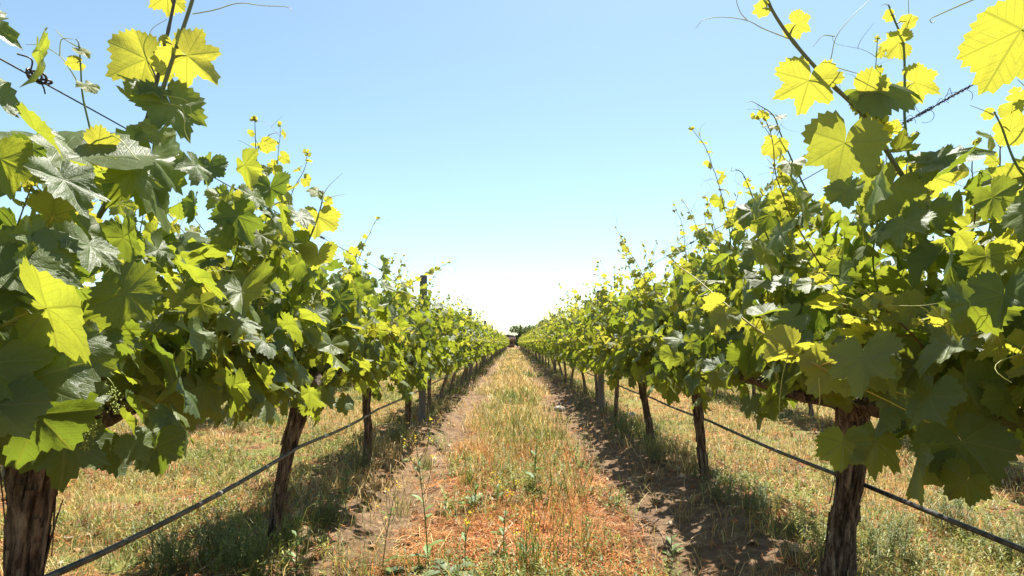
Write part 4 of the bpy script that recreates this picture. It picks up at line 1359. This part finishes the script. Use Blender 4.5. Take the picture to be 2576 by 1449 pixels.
wr, wpr = line('trellis_wire', RR, 1.825, .0021, M_WIRE, 'rusty top wire wrapped in dead tendrils along the right row', 'wire', .006, [-.5] + POST_R, 6, .002, 6)


def old_tendril(root, pts, y, L, seed, big=1.0):
    """dead tendril coiled round the wire"""
    rg = np.random.default_rng(seed); a = Acc()
    yl = y - .2
    ts = np.linspace(0, 1, 40)
    yy = yl + L * ts; z = np.interp(yy, pts[:, 1], pts[:, 2]); x = np.interp(yy, pts[:, 1], pts[:, 0])
    for q in range(2):
        turns = L / .022 + rg.uniform(0, 2); ph = rg.uniform(0, 6)
        rr = (.0022 + .0030 * rg.random(40)) * big
        p = np.stack([x + rr * np.cos(ts * turns * 6.28 + ph), yy, z + rr * np.sin(ts * turns * 6.28 + ph)], 1)
        a.tube(p, .0010 * big, 4)
    for q in range(3):
        i = rg.integers(5, 35); p0 = np.array([x[i], yy[i], z[i]]); d = nz(rg.normal(0, 1, 3)); pp = [p0]; ax_ = nz(rg.normal(0, 1, 3))
        for k in range(9):
            pp.append(pp[-1] + d * .007 * big); d = nz(d + np.cross(ax_, d) * .45)
        a.tube(pp, .0007 * big, 4)
    a.build('dead_tendril', M_DEAD, root)


for k, (y0, L) in enumerate([(1.22, .05), (1.98, .12), (2.12, .16), (2.45, .05), (2.75, .10), (3.05, .06), (3.25, .05), (3.6, .08), (4.2, .10), (5.2, .12), (6.4, .1)]):
    old_tendril(wl, wpl, y0, L, 1000 + k, 1.1 + k * .05)
for k, (y0, L) in enumerate([(1.74, .14), (1.9, .08), (2.0, .05), (3.1, .10), (3.3, .10), (3.42, .06), (4.2, .07), (4.5, .10), (5.2, .08), (6.1, .1)]):
    old_tendril(wr, wpr, y0, L, 1100 + k, 1.2 + k * .06)
# twisted rusty tie at the near end of the left wire
a = Acc(); rg = np.random.default_rng(9)
yc = 1.40 - .2
for k in range(4):
    t = np.linspace(0, 6.28, 20); c = np.array([.0, yc + k * .016, rg.normal(0, .003)])
    u = nz(rg.normal(0, 1, 3)); v = nz(np.cross(u, rg.normal(0, 1, 3)))
    a.tube(c + .013 * (np.cos(t)[:, None] * u + np.sin(t)[:, None] * v), .0030, 7)
a.tube(spline([(0, yc, 0), (.01, yc - .01, .03), (-.01, yc - .03, .035)], 10), .002, 6)
a.tube(spline([(0, yc + .02, 0), (.01, yc + .03, -.02), (.0, yc + .05, -.03)], 10), .0018, 6)
a.build('wire_tie', M_WIRE, wl)

# ------------------------------------------------------------------ the far end: shed and trees
M_SHEDW = plain('shed_wall', (.22, .12, .075), (.30, .17, .10), 3, .9)
M_SHEDR = plain('shed_roof', (.05, .035, .03), (.09, .06, .05), 5, 1.0, .0)
M_DARK = plain('shed_opening', (.02, .02, .02), (.04, .035, .03), 5, .6)


def box(x0, x1, y0, y1, z0, z1):
    V = np.array([(x, y, z) for x in (x0, x1) for y in (y0, y1) for z in (z0, z1)], float)
    F = np.array([(0, 1, 3, 2), (4, 6, 7, 5), (0, 4, 5, 1), (2, 3, 7, 6), (0, 2, 6, 4), (1, 5, 7, 3)])
    return V, F


shed = thing('shed', (-2.7, 132, 0), 'low brown brick shed at the far end of the aisle', 'shed')
V, F = box(-3, 3, 0, 4, -.1, 1.75); mk('wall', V, F, M_SHEDW, shed, smooth=False)
V = np.array([(-3.3, -.3, 1.75), (3.3, -.3, 1.75), (3.3, 4.3, 1.75), (-3.3, 4.3, 1.75), (-3.3, 2, 2.35), (3.3, 2, 2.35)], float)
mk('roof', V, [np.array([(0, 1, 5, 4), (2, 3, 4, 5), (3, 2, 1, 0)]), np.array([(0, 4, 3), (1, 2, 5)])], M_SHEDR, shed, smooth=False)
V, F = box(.6, 1.3, -.04, .0, .02, 1.5); mk('door', V, F, M_DARK, shed, smooth=False)
V, F = box(2.0, 2.6, -.04, .0, .8, 1.3); mk('window', V, F, M_DARK, shed, smooth=False)

M_TREE = attr_material('tree_leaf', .25, .6, .3)


def tree(x, y, h, w, label, seed, conifer=False, c=(.07, .11, .035)):
    r = np.random.default_rng(seed)
    root = thing('conifer_tree' if conifer else 'broadleaf_tree', (x, y, 0), label, 'tree', 'trees beyond the end of the rows')
    a = Acc()
    a.tube([(0, 0, -.1), (.05, 0, h * .3), (0, .05, h * .6), (0, 0, h * .9)], [h * .035, h * .028, h * .018, h * .006], 7)
    for _ in range(7):
        az = r.uniform(0, 6.28); z0 = h * r.uniform(.3, .65)
        a.tube([(0, 0, z0), (math.cos(az) * w * .2, math.sin(az) * w * .2, z0 + h * .1), (math.cos(az) * w * .38, math.sin(az) * w * .38, z0 + h * .18)], [h * .012, h * .008, h * .003], 5)
    a.build('trunk', M_BARK, root)
    n = 4500
    if conifer:
        t = r.random(n) ** .7; z = h * (1 - t * .92); rad = w * .5 * t * (.75 + .25 * np.sin(z * 14)) * np.sqrt(r.random(n)); az = r.uniform(0, 6.28, n)
        C = np.stack([rad * np.cos(az), rad * np.sin(az), z], 1)
    else:
        cc = np.stack([r.normal(0, w * .24, 16), r.normal(0, w * .2, 16), h * r.uniform(.30, .84, 16)], 1); rs = w * r.uniform(.15, .26, 16)
        i = r.integers(0, 16, n); d = nz(r.normal(0, 1, (n, 3))) * (rs[i] * r.random(n) ** .35)[:, None]; C = cc[i] + d * [1, 1, .8]
    s = r.uniform(.09, .22, n); u = nz(r.normal(0, 1, (n, 3))) * s[:, None]; v = nz(np.cross(u, r.normal(0, 1, (n, 3)))) * s[:, None] * .6
    V = np.stack([C - u, C - v, C + u, C + v], 1).reshape(-1, 3); F = (np.arange(n) * 4)[:, None] + [0, 1, 2, 3]
    b = Acc(); b.add(V, F, col=np.repeat(np.array(c) * r.uniform(.6, 1.5, (n, 1)), 4, 0)); b.build('crown', M_TREE, root, smooth=False)


tree(3.9, 128, 5.0, 5.6, 'round crowned green tree at the right of the aisle end', 1, c=(.10, .14, .04))
tree(1.6, 131, 4.9, 2.6, 'narrow dark conifer beside the round tree', 2, True, (.045, .075, .04))
tree(2.5, 129, 3.6, 3.2, 'small dark bush like tree under the conifer', 3, c=(.06, .09, .035))
tree(7.2, 125, 6.4, 3.6, 'tall green tree showing behind the second right post', 4, c=(.08, .12, .045))
tree(-.6, 140, 2.9, 3.2, 'low dark tree behind the shed, left one', 5, c=(.05, .07, .035))
tree(1.0, 142, 3.1, 3.0, 'low dark tree behind the shed, right one', 6, c=(.05, .07, .035))
print('objects', len(bpy.data.objects))
